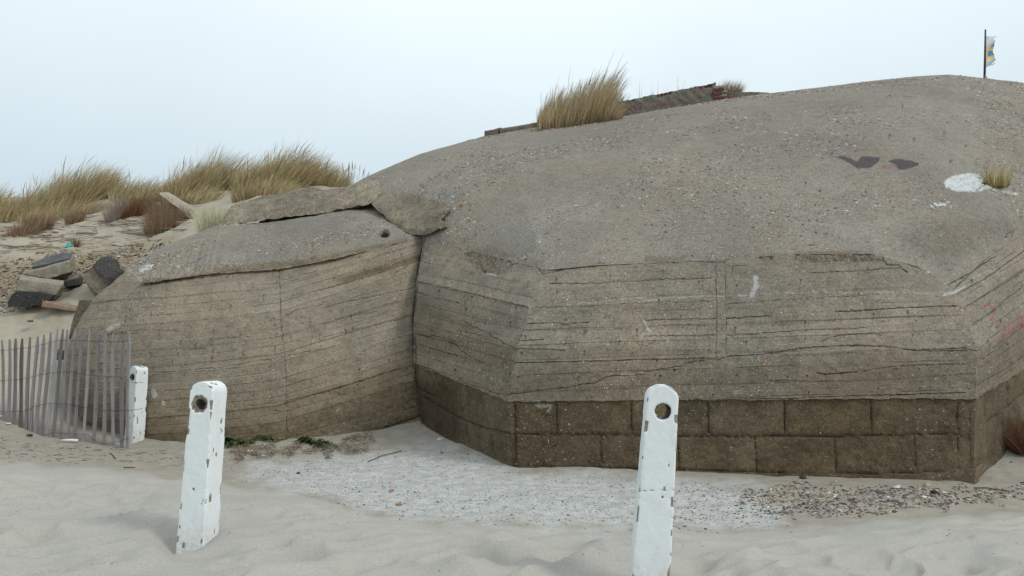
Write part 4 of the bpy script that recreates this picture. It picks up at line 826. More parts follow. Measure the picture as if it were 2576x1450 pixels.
def make_post(label, loc, w0, w1, dp, h, rotz, lean, hole, chipside, seed, chipR=.05):
    bm = bmesh.new(); o2 = outline(w0, w1, h, 0); v0 = [bm.verts.new((x, -dp / 2, z)) for x, z in o2]; v1 = [bm.verts.new((x, dp / 2, z)) for x, z in o2]
    bm.faces.new(v0[::-1]); bm.faces.new(v1)
    for i in range(len(o2)): j = (i + 1) % len(o2); bm.faces.new([v0[i], v0[j], v1[j], v1[i]])
    bmesh.ops.recalc_face_normals(bm, faces=bm.faces); me = bpy.data.meshes.new('t'); bm.to_mesh(me); bm.free(); ob = bpy.data.objects.new('t', me); COL.objects.link(ob)
    hx, hz, hr, vf = hole
    bm = bmesh.new(); bmesh.ops.create_cone(bm, cap_ends=True, segments=14, radius1=hr, radius2=hr, depth=dp * 3, matrix=Matrix.Translation((hx, 0, hz)) @ Matrix.Rotation(math.pi / 2, 4, 'X') @ Matrix.Diagonal((vf[0], vf[1], 1, 1)))
    mc = bpy.data.meshes.new('c'); bm.to_mesh(mc); bm.free(); oc = bpy.data.objects.new('c', mc); COL.objects.link(oc)
    b = ob.modifiers.new('b', 'BOOLEAN'); b.operation = 'DIFFERENCE'; b.object = oc; b.solver = 'EXACT'
    rm = ob.modifiers.new('r', 'REMESH'); rm.mode = 'VOXEL'; rm.voxel_size = .0075; rm.use_smooth_shade = True
    bpy.context.view_layer.update(); dg = bpy.context.evaluated_depsgraph_get(); me2 = bpy.data.meshes.new_from_object(ob.evaluated_get(dg))
    bpy.data.objects.remove(ob); bpy.data.objects.remove(oc)
    N = len(me2.vertices); co = np.zeros(N * 3, np.float32); me2.vertices.foreach_get('co', co); co = co.reshape(-1, 3).astype(float); nn = np.zeros(N * 3, np.float32); me2.vertices.foreach_get('normal', nn); nn = nn.reshape(-1, 3)
    x, y, z = co.T; wz = np.interp(z, [-.5, h - w1 / 2, h], [w0, w1, w1]); top = np.maximum(z - (h - w1 / 2), 0); half = np.sqrt(np.maximum((wz / 2) ** 2 - (top / .95) ** 2, 1e-6))
    ex = half - np.abs(x); ey = dp / 2 - np.abs(y); edge = np.maximum(ex, ey)      # distance to the vertical arris
    arr = np.hypot(np.maximum(ex, 0), np.maximum(ey, 0))
    q = noise(z * 16, np.sign(x) * 7 + np.sign(y) * 3, 0, 80 + seed) + .55 * noise(z * 45, np.sign(x) * 5 + np.sign(y), 0, 82 + seed)
    side = np.ones(N)
    if chipside: side = np.where((np.sign(x) == chipside[0]) & (np.sign(y) == chipside[1]), 1.0, .55)
    chip = sstep(.030 * np.clip(.75 + .7 * noise(z * 11, np.sign(x) * 3 + np.sign(y), 1, 88 + seed), .25, 1.5), .0, arr) * np.clip(q * 2.4 - (1 - side) * .9 + (.45 if chipside else .12), 0, 1.2)
    # damage round the hole
    rh = np.hypot(x - hx, z - hz); fr = y < 0; tha = np.arctan2(z - hz, x - hx); jag = 1 + .22 * noise(np.cos(tha) * 1.6 + 7, np.sin(tha) * 1.6, 0, 84 + seed) + .10 * noise(np.cos(tha) * 6, np.sin(tha) * 6, 0, 85 + seed)
    hole_ch = sstep(chipR * jag * 1.1, chipR * jag * .9, rh - 0) * fr; inside = (rh < hr * 1.25) & (np.abs(y) < dp / 2 - .002)
    chip = np.maximum(chip, hole_ch); chip = np.where(inside, .9, chip)
    chip = np.maximum(chip, sstep(.55, .9, nn[:, 2]) * (z > h - w1) * np.clip(.25 + 1.1 * fbm(x * 22, y * 22, z * 22, 90 + seed, 3), 0, 1) * (np.abs(x) < w1 * .4))
    chip = np.maximum(chip, .9 * sstep(.86, 1.05, fbm(x * 22, y * 22, z * 12, 92 + seed, 4)))
    for zc, sl_ in ((.685, .10), (.155, -.12)) if seed == 2 else (): chip = np.maximum(chip, .75 * sstep(.005, .002, np.abs(z - zc - sl_ * x - .012 * noise(x * 25, zc, 0, 95)) + .004 * (noise(x * 40, 2, 0, 96) > .2)) * fr); chip = np.maximum(chip, sstep(.035, .02, np.hypot((x + .02) * .8, (z - zc + .02) * 1.6)) * fr * (zc < .3))
    d = -.0045 * np.clip(chip, 0, 1) * (~inside) - .012 * hole_ch * sstep(chipR * 1.2, hr, rh) + .0009 * fbm(x * 18, y * 18, z * 12, 86, 3)
    d -= .0015 * sstep(.008, 0, arr)
    co = co + nn * d[:, None]
    me2.vertices.foreach_set('co', co.astype(np.float32).ravel()); at = me2.attributes.new('chip', 'FLOAT', 'POINT'); at.data.foreach_set('value', chip.astype(np.float32))
    me2.polygons.foreach_set('use_smooth', np.ones(len(me2.polygons), bool)); me2.materials.clear(); me2.materials.append(M_POST); me2.update()
    o = bpy.data.objects.new('concrete_post', me2); COL.objects.link(o); o.location = loc
    o.rotation_euler = (Matrix.Rotation(lean, 4, 'Y') @ Matrix.Rotation(rotz, 4, 'Z')).to_euler()
    return tag(o, label, 'post', 'white concrete posts standing in the sand')
lp = U(496, 1366, 5.75); lp[2] = 0
make_post('leaning white post with a ragged chipped hole, in the left foreground', lp, .235, .185, .225, 1.31, math.radians(-7), math.radians(2.2), (-.004, 1.13, .032, (1, 1)), (1, -1), 1, .068)
rp = U(1629, 1490, 4.7); rp[2] = 0
make_post('tall white post with a clean oval hole, nearest the camera, right of centre', rp, .257, .194, .235, 1.33, math.radians(-6.5), math.radians(4.9), (.006, 1.16, .040, (1, 1.3)), None, 2, .046)
bp = U(338, 1112, 12.75); bp[2] = float(base_h(np.array([bp[0]]), np.array([bp[1]]))[0]) - .04
make_post('distant white post half behind the end of the picket fence', bp, .225, .20, .23, 1.30, math.radians(-27), math.radians(1.0), (-.01, 1.10, .035, (1, 1)), (-1, -1), 3, .06)

# ------------------------------------------------------------------ picket fence
fence = empty('picket_fence', U(160, 1110, 12.6), 'weathered grey chestnut picket fence on wire, half buried in sand before the tilted block', 'fence')
tops = z1([(15, 1130), (80, 1125), (130, 1120), (180, 1120), (240, 1108), (300, 1103), (350, 1088), (408, 1070), (465, 1045), (508, 1045), (540, 1048), (600, 1042), (652, 1048), (718, 1050), (790, 1050), (848, 1070), (905, 1085), (985, 1090), (1028, 1065)])
bots = z5([(35, 360), (70, 385), (108, 410), (160, 430), (205, 450), (238, 468), (285, 485), (328, 503), (363, 530), (412, 545), (478, 545), (535, 555), (595, 565), (668, 560), (748, 568), (828, 562), (900, 550), (970, 545), (1022, 550)])
tops = [(-95, 858), (-70, 862), (-45, 860), (-20, 857)] + tops; bots = [(-85, 1030), (-58, 1038), (-32, 1045), (-10, 1050)] + bots
wood = []
for k_, c_ in enumerate([(.235, .222, .222), (.19, .175, .18), (.125, .112, .112), (.27, .265, .26)]):
    n = NT('weathered_wood'); p = n.obj(); g = n.noise(n.vmul(p, (30, 30, 1.5)), 2.5, 4, .7)
    wood.append(n.done(n.scale(c_, n.math('MULTIPLY_ADD', g, 1.1, .45)), n.bump(g, .5, .004), .85))
def fY(px): return np.interp(px, [-100, 0, 330], [13.3, 13.0, 12.25])
for i, ((ax, ay), (bx, by)) in enumerate(zip(tops, bots)):
    y_ = float(fY(bx)); a3 = U(ax, ay, y_ + random.uniform(-.05, .05)); b3 = U(bx, by + 14, y_); w = random.uniform(.036, .046) * (1.25 if i in (6, 7, 18) else 1); th = random.uniform(.016, .024)
    V = []; Fc = []; m = 9; yaw = random.uniform(-.5, .5); cx_, sx_ = math.cos(yaw), math.sin(yaw)
    for k in range(m):
        t = k / (m - 1); cpt = b3 + (a3 - b3) * t + np.array([.008 * math.sin(t * 5 + i), 0, 0]); ww = w * (1 if t < .93 else .45) * (1 + .12 * math.sin(t * 9 + i * 2))
        for (qx, qy) in ((-1, -1), (1, -1), (1.0, 1), (-1, 1)): V.append(cpt + np.array([(qx * cx_ * ww - qy * sx_ * th) * .5 * 1.0, (qx * sx_ * ww + qy * cx_ * th) * .5, 0]) * np.array([1.25, 1, 1]))
    for k in range(m - 1):
        for q in range(4): Fc.append([k * 4 + q, k * 4 + (q + 1) % 4, (k + 1) * 4 + (q + 1) % 4, (k + 1) * 4 + q])
    Fc += [[3, 2, 1, 0], [(m - 1) * 4 + q for q in range(4)]]
    mesh_obj('picket', V, Fc, wood[2 if i in (7,) else (0, 1, 3, 1, 0)[i % 5]], fence, False)
M_WIRE = simple('rusty_wire', (.06, .05, .045))
for w_ in ([(-95, 888)] + z1([(0, 1215), (130, 1205), (240, 1192), (350, 1165), (460, 1135), (600, 1135), (720, 1140), (800, 1140), (900, 1146), (1030, 1140)]),
           [(-95, 965)] + z5([(0, 48), (130, 40), (230, 25), (330, -5), (460, -20), (560, -25), (700, 0), (850, 15), (940, 10), (1060, 62), (1148, 62)]),
           [(-95, 1030)] + z5([(0, 297), (190, 290), (300, 245), (400, 230), (540, 235), (700, 265), (850, 285), (1050, 285), (1140, 270)]), z5([(350, 485), (430, 462), (560, 470), (700, 480), (790, 548), (900, 545), (1030, 510)])):
    P = []
    a = np.array(w_); tt = np.linspace(0, len(a) - 1, len(a) * 6); X_ = np.interp(tt, range(len(a)), a[:, 0]); Y_ = np.interp(tt, range(len(a)), a[:, 1])
    for k, (x_, y_) in enumerate(zip(X_, Y_)): P.append(U(x_, y_ + .8 * math.sin(k * 1.7), fY(x_) - .022 + .008 * math.sin(k * 2.3)))
    tube('wire', P, .0035, M_WIRE, fence, 5)

# ------------------------------------------------------------------ grass tufts
GREEN = [((.22, .19, .085), 2.5), ((.29, .24, .12), 3), ((.44, .37, .22), 4.5), ((.12, .10, .055), 1.5), ((.36, .27, .15), 2.5)]
TAN = [((.33, .25, .14), 3), ((.26, .19, .10), 3), ((.20, .16, .07), 2.5), ((.42, .34, .21), 1.5), ((.12, .08, .05), 2)]
BROWN = [((.15, .085, .055), 3), ((.21, .13, .08), 3), ((.10, .055, .04), 2), ((.27, .20, .12), 1.5), ((.17, .15, .07), 1)]
RUST = [((.13, .04, .022), 3), ((.19, .07, .03), 2), ((.08, .04, .03), 2), ((.15, .13, .05), 1)]
PALE = [((.46, .45, .31), 3), ((.36, .38, .24), 2), ((.54, .52, .40), 2), ((.25, .27, .13), 1)]
GREY = [((.28, .24, .20), 3), ((.20, .165, .14), 3), ((.34, .29, .22), 1)]
DARKG = [((.035, .07, .018), 3), ((.06, .10, .03), 2), ((.09, .12, .045), 1), ((.16, .15, .07), .6)]
def blades(name, label, base_pts, hmin, hmax, nb, pal, lean=(.45, .15), bend=.9, width=.007, seeds=0.0, spread=.35, seed=0, group=None, parent=None, cat='grass tuft', kind=None, env=None, seg=5):
    """base_pts(n)-> (n,3) foot positions; every blade a bent tapering ribbon"""
    r = np.random.default_rng(seed + 100); Bp, ef = base_pts(nb, r)
    wts = np.array([q[1] for q in pal]); cols = np.array([q[0] for q in pal]); ci = r.choice(len(pal), nb, p=wts / wts.sum())
    h = (hmin + (hmax - hmin) * r.random(nb) ** .8) * ef
    th = r.uniform(0, 2 * math.pi, nb); out = r.random(nb) * spread
    cxy = Bp[:, :2].mean(0); ext_ = np.abs(Bp[:, :2] - cxy).max(0) + 1e-3; rel = (Bp[:, :2] - cxy) / ext_ * spread * .8
    d0 = np.stack([rel[:, 0] + np.cos(th) * out + lean[0] * .45, np.sin(th) * out + lean[1] * .3, np.ones(nb)], -1)
    wind = np.stack([np.ones(nb) * lean[0], np.ones(nb) * lean[1], np.zeros(nb)], -1) + .22 * r.normal(size=(nb, 3)) * np.array([1, 1, .1])
    t = np.linspace(0, 1, seg + 1); V = np.zeros((nb, seg + 1, 2, 3)); pos = Bp.copy(); dirv = d0 / np.linalg.norm(d0, axis=1, keepdims=True)
    az = r.uniform(0, math.pi, nb); side = np.stack([np.cos(az), np.sin(az) * .6, np.zeros(nb)], -1)
    w = width * r.uniform(.7, 1.3, nb); droop = bend * (.4 + r.random(nb))
    isseed = r.random(nb) < seeds
    for k in range(seg + 1):
        prof = (1 - t[k] ** 1.6 * .92); prof = np.where(isseed & (k >= seg - 1), 1.5 if k == seg - 1 else .3, np.where(isseed, .5, prof))
        hw = side * (w * prof)[:, None] * .5; V[:, k, 0] = pos - hw; V[:, k, 1] = pos + hw
        if k < seg:
            dirv = dirv + wind * (droop * (t[k] + .12) * 1.2 / seg * 2)[:, None]; dirv[:, 2] -= droop * t[k] * .8 / seg; dirv /= np.linalg.norm(dirv, axis=1, keepdims=True)
            pos = pos + dirv * (h / seg * np.where(isseed, 1.12, 1))[:, None]
    nv = (seg + 1) * 2; i0 = np.arange(nb)[:, None] * nv + np.arange(seg)[None] * 2
    Fc = np.stack([i0, i0 + 1, i0 + 3, i0 + 2], -1).reshape(-1, 4)
    base = cols[ci][:, None, None, :] * r.uniform(.5, 1.4, (nb, 1, 1, 1)); C = np.broadcast_to(base * 1.5, V.shape).copy()
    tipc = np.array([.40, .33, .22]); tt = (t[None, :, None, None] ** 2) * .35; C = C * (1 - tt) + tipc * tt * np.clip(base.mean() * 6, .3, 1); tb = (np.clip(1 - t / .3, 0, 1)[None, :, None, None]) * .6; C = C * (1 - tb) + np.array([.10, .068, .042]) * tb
    C[isseed, seg - 1:] *= .75
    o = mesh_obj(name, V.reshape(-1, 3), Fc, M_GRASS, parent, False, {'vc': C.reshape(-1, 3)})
    if label: tag(o, label, cat, group, kind)
    return o
def patch(cx_, cy_, Y, wpx, dep, env=None, roof=False):
    """feet spread over an ellipse wpx wide in the layout and dep metres deep, following the ground"""
    c0 = U(cx_, cy_, Y); wm = wpx * Y / F * .5
    def f(n, r):
        a = r.uniform(0, 2 * math.pi, n); q = np.sqrt(r.random(n)); x = c0[0] + np.cos(a) * q * wm; y = c0[1] + np.sin(a) * q * dep * .5
        if roof:
            pts = np.array([roof_at(*[float(v) for v in PX(np.array([xx, yy, c0[2]]))]) for xx, yy in zip(x[:60], y[:60])])
            z = np.full(n, c0[2]) - .03
        else: z = ground_h(x, y) - .03
        u = (x - (c0[0] - wm)) / (2 * wm)
        return np.stack([x, y, z], -1), (np.interp(u, [k[0] for k in env], [k[1] for k in env]) if env else np.ones(n)) * (1 - .35 * q ** 3)
    return f
MG = 'marram grass clumps on the dune crest'
dune_cl = [ # px, py, Y, wpx, depth, h, n, label, env
  (-40, 512, 26.0, 130, 1.4, 1.0, 1200, 'marram grass at the left edge of the photo on the dune crest', None),
  (45, 517, 25.5, 120, 1.4, 1.0, 1500, 'second marram clump from the left edge, low and dark at its foot', None),
  (120, 515, 25.8, 120, 1.5, 1.55, 2400, 'tall wind-swept marram grass near the left edge above the bare dune face', None),
  (200, 512, 26.2, 130, 1.5, 1.75, 3000, 'largest rounded marram clump of the left crest, bowed to the right', None),
  (255, 500, 27.2, 70, 1.2, 1.25, 1200, 'marram grass at the right end of the left crest mass, sloping down', None),
  (325, 497, 26.0, 90, 1.2, .95, 1300, 'short pale marram clump in the dip of the crest behind the rusty bush', None),
  (385, 498, 25.6, 80, 1.2, 1.0, 1300, 'short marram clump in the dip of the crest left of the pale beam', None),
  (460, 492, 25.0, 95, 1.3, 1.35, 2400, 'marram clump on the crest just right of the dip, above the beam', None),
  (540, 480, 25.6, 110, 1.4, 1.65, 2800, 'tall marram clump in the middle of the crest with dark roots showing', None),
  (630, 478, 24.5, 80, 1.2, 1.35, 2000, 'marram clump of medium height left of the tallest crest clump', None),
  (705, 482, 24.6, 140, 1.5, 1.6, 3600, 'biggest green-brown marram clump on the crest above the long broken slab', None),
  (775, 478, 25.5, 80, 1.2, 1.35, 1600, 'marram clump on the crest right behind the orange-lichened slab', None),
  (835, 474, 26.0, 85, 1.2, .90, 1300, 'last low marram clump on the crest, against the dome shoulder', None),
  (160, 528, 24.6, 230, 1.2, .75, 1900, 'low fringe of grass along the foot of the left crest, above the bare face', None),
  (690, 500, 22.6, 150, 1.0, .75, 1500, 'lower grass fringe just above the long broken slab', None),
  (500, 503, 23.6, 120, 1.0, .6, 1000, 'low grass fringe right of the top of the pale beam', None)]
for i, (x_, y_, Y_, w_, dp_, h_, n_b, lb, ev) in enumerate(dune_cl):
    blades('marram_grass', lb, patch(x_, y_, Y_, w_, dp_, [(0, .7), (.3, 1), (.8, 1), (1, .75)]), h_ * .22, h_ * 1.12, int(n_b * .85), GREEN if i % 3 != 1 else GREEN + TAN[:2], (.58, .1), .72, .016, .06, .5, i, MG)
for i, (x_, y_, Y_, w_, dp_, h_, n_b, pal, lb, nm) in enumerate([
  (60, 592, 22, 75, .9, .5, 900, BROWN, 'squat brown heather-like tuft on the bare dune face at far left', 'brown_tuft'),
  (85, 545, 23, 35, .5, .55, 350, BROWN, 'small brown tuft on the dune face above the squat brown one', 'brown_tuft'),
  (115, 566, 22.5, 30, .4, .6, 350, BROWN, 'spindly brown tuft leaning left on the dune face', 'brown_tuft'),
  (188, 560, 23, 34, .5, .65, 500, BROWN, 'upright reddish-brown tuft alone in the middle of the dune face', 'brown_tuft'),
  (290, 540, 23, 34, .6, 1.0, 700, GREY, 'grey dead grass stalks left of the rusty bush', 'dead_grass'),
  (345, 530, 23.2, 75, .9, .75, 1400, RUST, 'dense rust-red bush on the dune between two grass clumps', 'rusty_bush'),
  (402, 512, 22.6, 46, .6, .85, 800, BROWN, 'low brown tuft between the rusty bush and the pale beam', 'brown_tuft'),
  (415, 585, 21.0, 85, .9, .95, 1700, BROWN, 'big shaggy brown tuft sliding down the dune below the pale beam', 'brown_tuft'),
  (190, 624, 20.5, 16, .2, .45, 120, RUST, 'thin red twiggy tuft beside the turquoise litter', 'red_twigs'),
  (450, 512, 23.2, 60, .7, .4, 500, BROWN, 'brown mat of roots under the crest right of the beam top', 'brown_tuft'),
  (622, 505, 22.5, 70, .7, .7, 900, GREEN + BROWN[:2], 'brown-green tuft directly left of the broken slabs', 'brown_tuft')]):
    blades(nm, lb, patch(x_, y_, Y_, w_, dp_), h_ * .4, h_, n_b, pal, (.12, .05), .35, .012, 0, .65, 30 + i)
# pale tuft beside the slab: rises behind the tilted block
blades('pale_grass', 'pale green grass tuft behind the left end of the long broken slab', (lambda n, r: (U(548, 600, 17.0) + np.stack([r.uniform(-.32, .40, n), r.uniform(-.3, .3, n), r.uniform(-.05, .05, n)], -1), np.ones(n))), .35, .85, 1900, PALE, (.10, .0), .5, .009, 0, .45, 50)
blades('seed_stalks', 'dark dry seed stalks sticking up beside the dome shoulder', (lambda n, r: (U(893, 470, 20.5) + np.stack([r.uniform(-.28, .3, n), r.uniform(-.3, .3, n), np.zeros(n)], -1), np.ones(n))), .3, .62, 26, GREY, (.12, 0), .2, .022, .8, .15, 51, cat='weed')
# big tuft on top of the dome
def top_feet(n, r):
    u = r.random(n) ** .95; px_ = 1352 + 216 * u; sk = np.interp(px_, [1350, 1370, 1520, 1570], [322, 318, 299, 291]); back = r.random(n) < .6
    P = np.zeros((n, 3)); P[back] = U(px_[back], sk[back] + 7, 20.5 + r.uniform(0, 1.0, back.sum()))
    for k in np.nonzero(~back)[0]: P[k] = TOPC[min(int(u[k] * 60), 59)] + np.array([r.uniform(-.04, .04), r.uniform(-.1, .35), -.02])
    return P, np.interp(u, [0, .12, .3, .5, .68, .78, .85, 1], [.42, .75, .82, .95, 1.14, 1.0, .55, .34]) * np.where(back, 1, .8)
TOPC = [roof_at(1354 + 212 * (k + .5) / 60, float(np.interp(1354 + 212 * (k + .5) / 60, [1350, 1370, 1520, 1570], [322, 318, 299, 291])) + 5 + 5 * math.sin(k * 2.1)) for k in range(60)]
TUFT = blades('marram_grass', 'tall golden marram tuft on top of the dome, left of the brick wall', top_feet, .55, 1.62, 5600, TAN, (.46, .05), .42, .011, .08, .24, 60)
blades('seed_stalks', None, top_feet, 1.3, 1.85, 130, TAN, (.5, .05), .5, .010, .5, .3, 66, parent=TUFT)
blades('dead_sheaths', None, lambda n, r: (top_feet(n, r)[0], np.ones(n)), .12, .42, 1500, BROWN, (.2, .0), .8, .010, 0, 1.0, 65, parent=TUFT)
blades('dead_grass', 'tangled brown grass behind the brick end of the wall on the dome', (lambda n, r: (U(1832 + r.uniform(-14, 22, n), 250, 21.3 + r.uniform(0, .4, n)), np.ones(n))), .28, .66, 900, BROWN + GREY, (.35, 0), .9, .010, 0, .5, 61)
blades('thin_grass', 'sparse thin stalks rising behind the rendered brick wall', (lambda n, r: (U(r.uniform(1600, 1790, n), 262, 21.3 + r.uniform(0, .3, n)) + np.stack([0 * r.random(n), 0 * r.random(n), np.zeros(n)], -1), np.ones(n))), .25, .85, 55, GREY, (.15, 0), .3, .008, .1, .15, 62)
q = roof_at(2500, 464)
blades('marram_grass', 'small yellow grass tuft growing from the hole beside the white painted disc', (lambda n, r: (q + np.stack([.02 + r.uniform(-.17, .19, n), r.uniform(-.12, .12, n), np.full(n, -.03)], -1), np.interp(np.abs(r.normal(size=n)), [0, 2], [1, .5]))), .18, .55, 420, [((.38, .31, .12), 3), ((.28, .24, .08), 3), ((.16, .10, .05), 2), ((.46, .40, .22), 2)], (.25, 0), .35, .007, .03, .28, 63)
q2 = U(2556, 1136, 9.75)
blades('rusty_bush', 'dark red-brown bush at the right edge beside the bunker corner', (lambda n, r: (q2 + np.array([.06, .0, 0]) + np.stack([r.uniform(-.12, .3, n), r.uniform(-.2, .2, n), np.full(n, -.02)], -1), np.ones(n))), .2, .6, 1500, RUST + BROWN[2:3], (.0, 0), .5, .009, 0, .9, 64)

# leafy weeds
def weed(name, label, feet, nl, L, pal, seed):
    r = np.random.default_rng(seed); V, Fc, C = [], [], []
    for (c0) in feet:
        for k in range(nl):
            a = r.uniform(0, 2 * math.pi); el = r.uniform(.1, .8); ln = L * r.uniform(.5, 1.1); col = np.array(pal[r.integers(len(pal))][0]) * r.uniform(.7, 1.3); seg = 7; b0 = len(V)
            for s in range(seg + 1):
                t = s / seg; rad = ln * t; p0 = c0 + np.array([math.cos(a) * rad, math.sin(a) * rad * .8, ln * (el * t - .75 * t * t) + .01]); w = ln * .16 * (math.sin(math.pi * min(1, t * .9 + .08)) * (1 if s % 2 else .45)); sd_ = np.array([-math.sin(a), math.cos(a), .25]) * w
                V += [p0 - sd_, p0, p0 + sd_ + [0, 0, .004]]; C += [col] * 3
            for s in range(seg):
                i = b0 + s * 3; Fc += [[i, i + 1, i + 4, i + 3], [i + 1, i + 2, i + 5, i + 4]]
    return tag(mesh_obj(name, V, np.array(Fc), M_GRASS, None, False, {'vc': np.array(C)}), label, 'weed')
def feet(lst): return [gat(a_, b_) for a_, b_ in lst]
weed('green_weed', 'spreading dark green weed against the tilted block, behind the foreground post', feet([(578, 1108), (592, 1112), (610, 1108), (628, 1104), (590, 1120), (648, 1106), (610, 1118), (668, 1108), (580, 1098), (690, 1110)]), 26, .34, DARKG, 1)
weed('green_weed', 'smaller green weed at the foot of the block, right of the first weed', feet([(775, 1112), (790, 1116), (805, 1124), (825, 1128), (820, 1120), (768, 1116)]), 20, .24, DARKG, 2)
weed('green_weed', 'tiny green weed on the sand at the right edge', [U(2541, 1166, 9.5), U(2547, 1171, 9.45)], 12, .10, DARKG, 3)

# ------------------------------------------------------------------ rubble
def g8(near, far): return near + far
def zq(pts, Y): return [(a_, b_, Y) for (a_, b_) in z1(pts)]
o = empty('concrete_lump', U(115, 690, 18.2), 'long broken kerb block with a grey tarred top, highest of the rubble', 'rubble')
hexa('block', zq([(180, 603), (548, 508), (566, 590), (395, 645)], 18.2) + zq([(258, 530), (600, 440), (600, 560), (400, 600)], 18.9), M_RUB, o, 7, .018, 11)
slab('tar_layer', [(a_, b_, y_) for (a_, b_), y_ in zip(z1([(255, 548), (350, 530), (450, 505), (555, 480), (570, 436), (505, 430), (420, 455), (340, 478), (270, 520)]), (18.3, 18.3, 18.3, 18.3, 18.7, 18.75, 18.75, 18.7, 18.6))], (0, .03, -.04), M_GREYTAR, step=6, amp=.01, seed=4, parent=o)
o = empty('concrete_lump', U(105, 730, 17.6), 'tilted pale kerb block leaning on the sand, left of the black-topped block', 'rubble')
hexa('block', zq([(160, 650), (500, 690), (415, 812), (100, 800)], 17.45) + zq([(165, 612), (515, 655), (500, 760), (120, 760)], 17.9), M_RUB, o, 7, .018, 12)
slab('tar_layer', [(a_, b_, 17.28) for (a_, b_) in z1([(130, 738), (250, 745), (428, 775), (405, 805), (340, 850), (180, 865), (60, 866), (62, 830), (80, 790)])], (0, .12, .02), M_TAR, step=6, amp=.015, seed=5, parent=o)
o = empty('concrete_lump', U(250, 700, 17.3), 'upright pale block with a black tar cap, half hidden by the tilted block', 'rubble')
hexa('block', zq([(628, 600), (735, 548), (905, 690), (790, 775)], 17.2) + zq([(650, 600), (850, 560), (960, 700), (760, 800)], 17.7), M_RUB, o, 7, .018, 13)
slab('tar_layer', [(a_, b_, y_) for (a_, b_), y_ in zip(z1([(735, 548), (775, 505), (805, 470), (865, 458), (905, 478), (925, 540), (992, 575), (930, 640), (862, 690), (815, 655), (830, 630), (780, 610)]), (17.15, 17.2, 17.3, 17.35, 17.35, 17.3, 17.2, 17.15, 17.1, 17.1, 17.1, 17.1))], (0, .25, -.05), M_TAR, step=6, amp=.02, seed=6, parent=o)
tag(hexa('concrete_lump', zq([(338, 822), (440, 822), (610, 868), (605, 905)], 17.1)[:0] + zq([(345, 824), (600, 876), (604, 902), (333, 868)], 17.0) + zq([(370, 812), (640, 850), (640, 890), (350, 850)], 17.4), M_RED, None, 6, .012, 14), 'flat block with faded red paint half sunk in the sand', 'rubble')
tag(hexa('concrete_lump', zq([(632, 812), (760, 818), (590, 1130), (545, 1125)], 15.3) + zq([(640, 808), (800, 815), (660, 1130), (590, 1130)], 15.8), M_RUBD, None, 7, .018, 15), 'dark brown upright slab against the left flank of the tilted block', 'rubble')
tag(hexa('concrete_lump', zq([(515, 668), (640, 632), (650, 688), (522, 706)], 17.9) + zq([(530, 655), (660, 625), (660, 680), (530, 700)], 18.3), M_TAR, None, 5, .012, 16), 'small black tar lump wedged between the pale kerb blocks', 'rubble')
tag(hexa('concrete_lump', zq([(440, 1205), (510, 1215), (495, 1290), (430, 1290)], 14.7) + zq([(450, 1205), (520, 1215), (510, 1290), (440, 1290)], 14.9), M_RUBD, None, 4, .01, 17), 'small brown lump on the sand seen between the fence pickets', 'rubble')
tag(hexa('concrete_lump', zq([(215, 975), (255, 970), (268, 988), (220, 990)], 16.6) + zq([(220, 972), (262, 968), (268, 984), (225, 986)], 16.8), M_RUBD, None, 3, .01, 18), 'small flat stone on the bare sand above the fence', 'rubble')
tag(hexa('concrete_beam', [(400, 489, 23.3), (418, 486, 23.3), (519, 552, 21.0), (494, 558, 21.0), (402, 485, 23.7), (424, 484, 23.7), (528, 548, 21.4), (506, 552, 21.4)], simple('pale_beam', (.37, .325, .25), .15, 5), None, 8, .012, 19), 'pale straight concrete beam sticking out of the dune slope', 'beam')
tag(tube('driftwood_stick', [U(442, 536, 21.2), U(462, 546, 21.0), U(478, 550, 20.9), U(494, 558, 20.7)], [.02, .03, .02, .01], simple('dark_wood', (.05, .04, .03)), None, 6), 'dark stick lying along the lower side of the pale beam', 'stick')
# ------------------------------------------------------------------ pebbles
ico = bmesh.new(); bmesh.ops.create_icosphere(ico, subdivisions=1, radius=1); IV = np.array([v.co[:] for v in ico.verts]); IF = np.array([[v.index for v in f.verts] for f in ico.faces]); ico.free()
ic2 = bmesh.new(); bmesh.ops.create_icosphere(ic2, subdivisions=2, radius=1); IV2 = np.array([v.co[:] for v in ic2.verts]); IF2 = np.array([[v.index for v in f.verts] for f in ic2.faces]); ic2.free()
PAL = np.array([(.48, .45, .39), (.60, .58, .53), (.05, .05, .06), (.035, .038, .055), (.18, .145, .10), (.24, .19, .135), (.17, .07, .04), (.27, .17, .09), (.13, .13, .13), (.22, .21, .19), (.45, .37, .22), (.06, .065, .085), (.10, .085, .07)])
def pebbles(name, label, pts, sizes, pal, seed, kind='stuff', iv=IV, iff=IF, flat=.5):
    r = np.random.default_rng(seed); n = len(pts); ang = r.uniform(0, 6.283, n); sc = np.stack([sizes * r.uniform(.8, 1.5, n), sizes * r.uniform(.6, 1.1, n), sizes * flat * r.uniform(.6, 1.2, n)], -1)
    B = iv[None] * (1 + .22 * r.normal(size=(n, len(iv), 1)).clip(-1.5, 1.5)); B = B * sc[:, None]; ca, sa = np.cos(ang)[:, None], np.sin(ang)[:, None]
    X_ = B[..., 0] * ca - B[..., 1] * sa; Y_ = B[..., 0] * sa + B[..., 1] * ca; tl_ = r.normal(size=(n, 1)) * .25
    V = np.stack([X_, Y_, B[..., 2] + X_ * tl_], -1) + pts[:, None]
    Fq = (iff[None] + np.arange(n)[:, None, None] * len(iv)).reshape(-1, 3); C = pal[r.integers(0, len(pal), n)] * r.uniform(.75, 1.2, (n, 1)); C = np.repeat(C[:, None], len(iv), 1)
    o = mesh_obj(name, V.reshape(-1, 3), Fq, M_PEB, None, True, {'vc': C.reshape(-1, 3)})
    return tag(o, label, None, None, kind) if kind else o
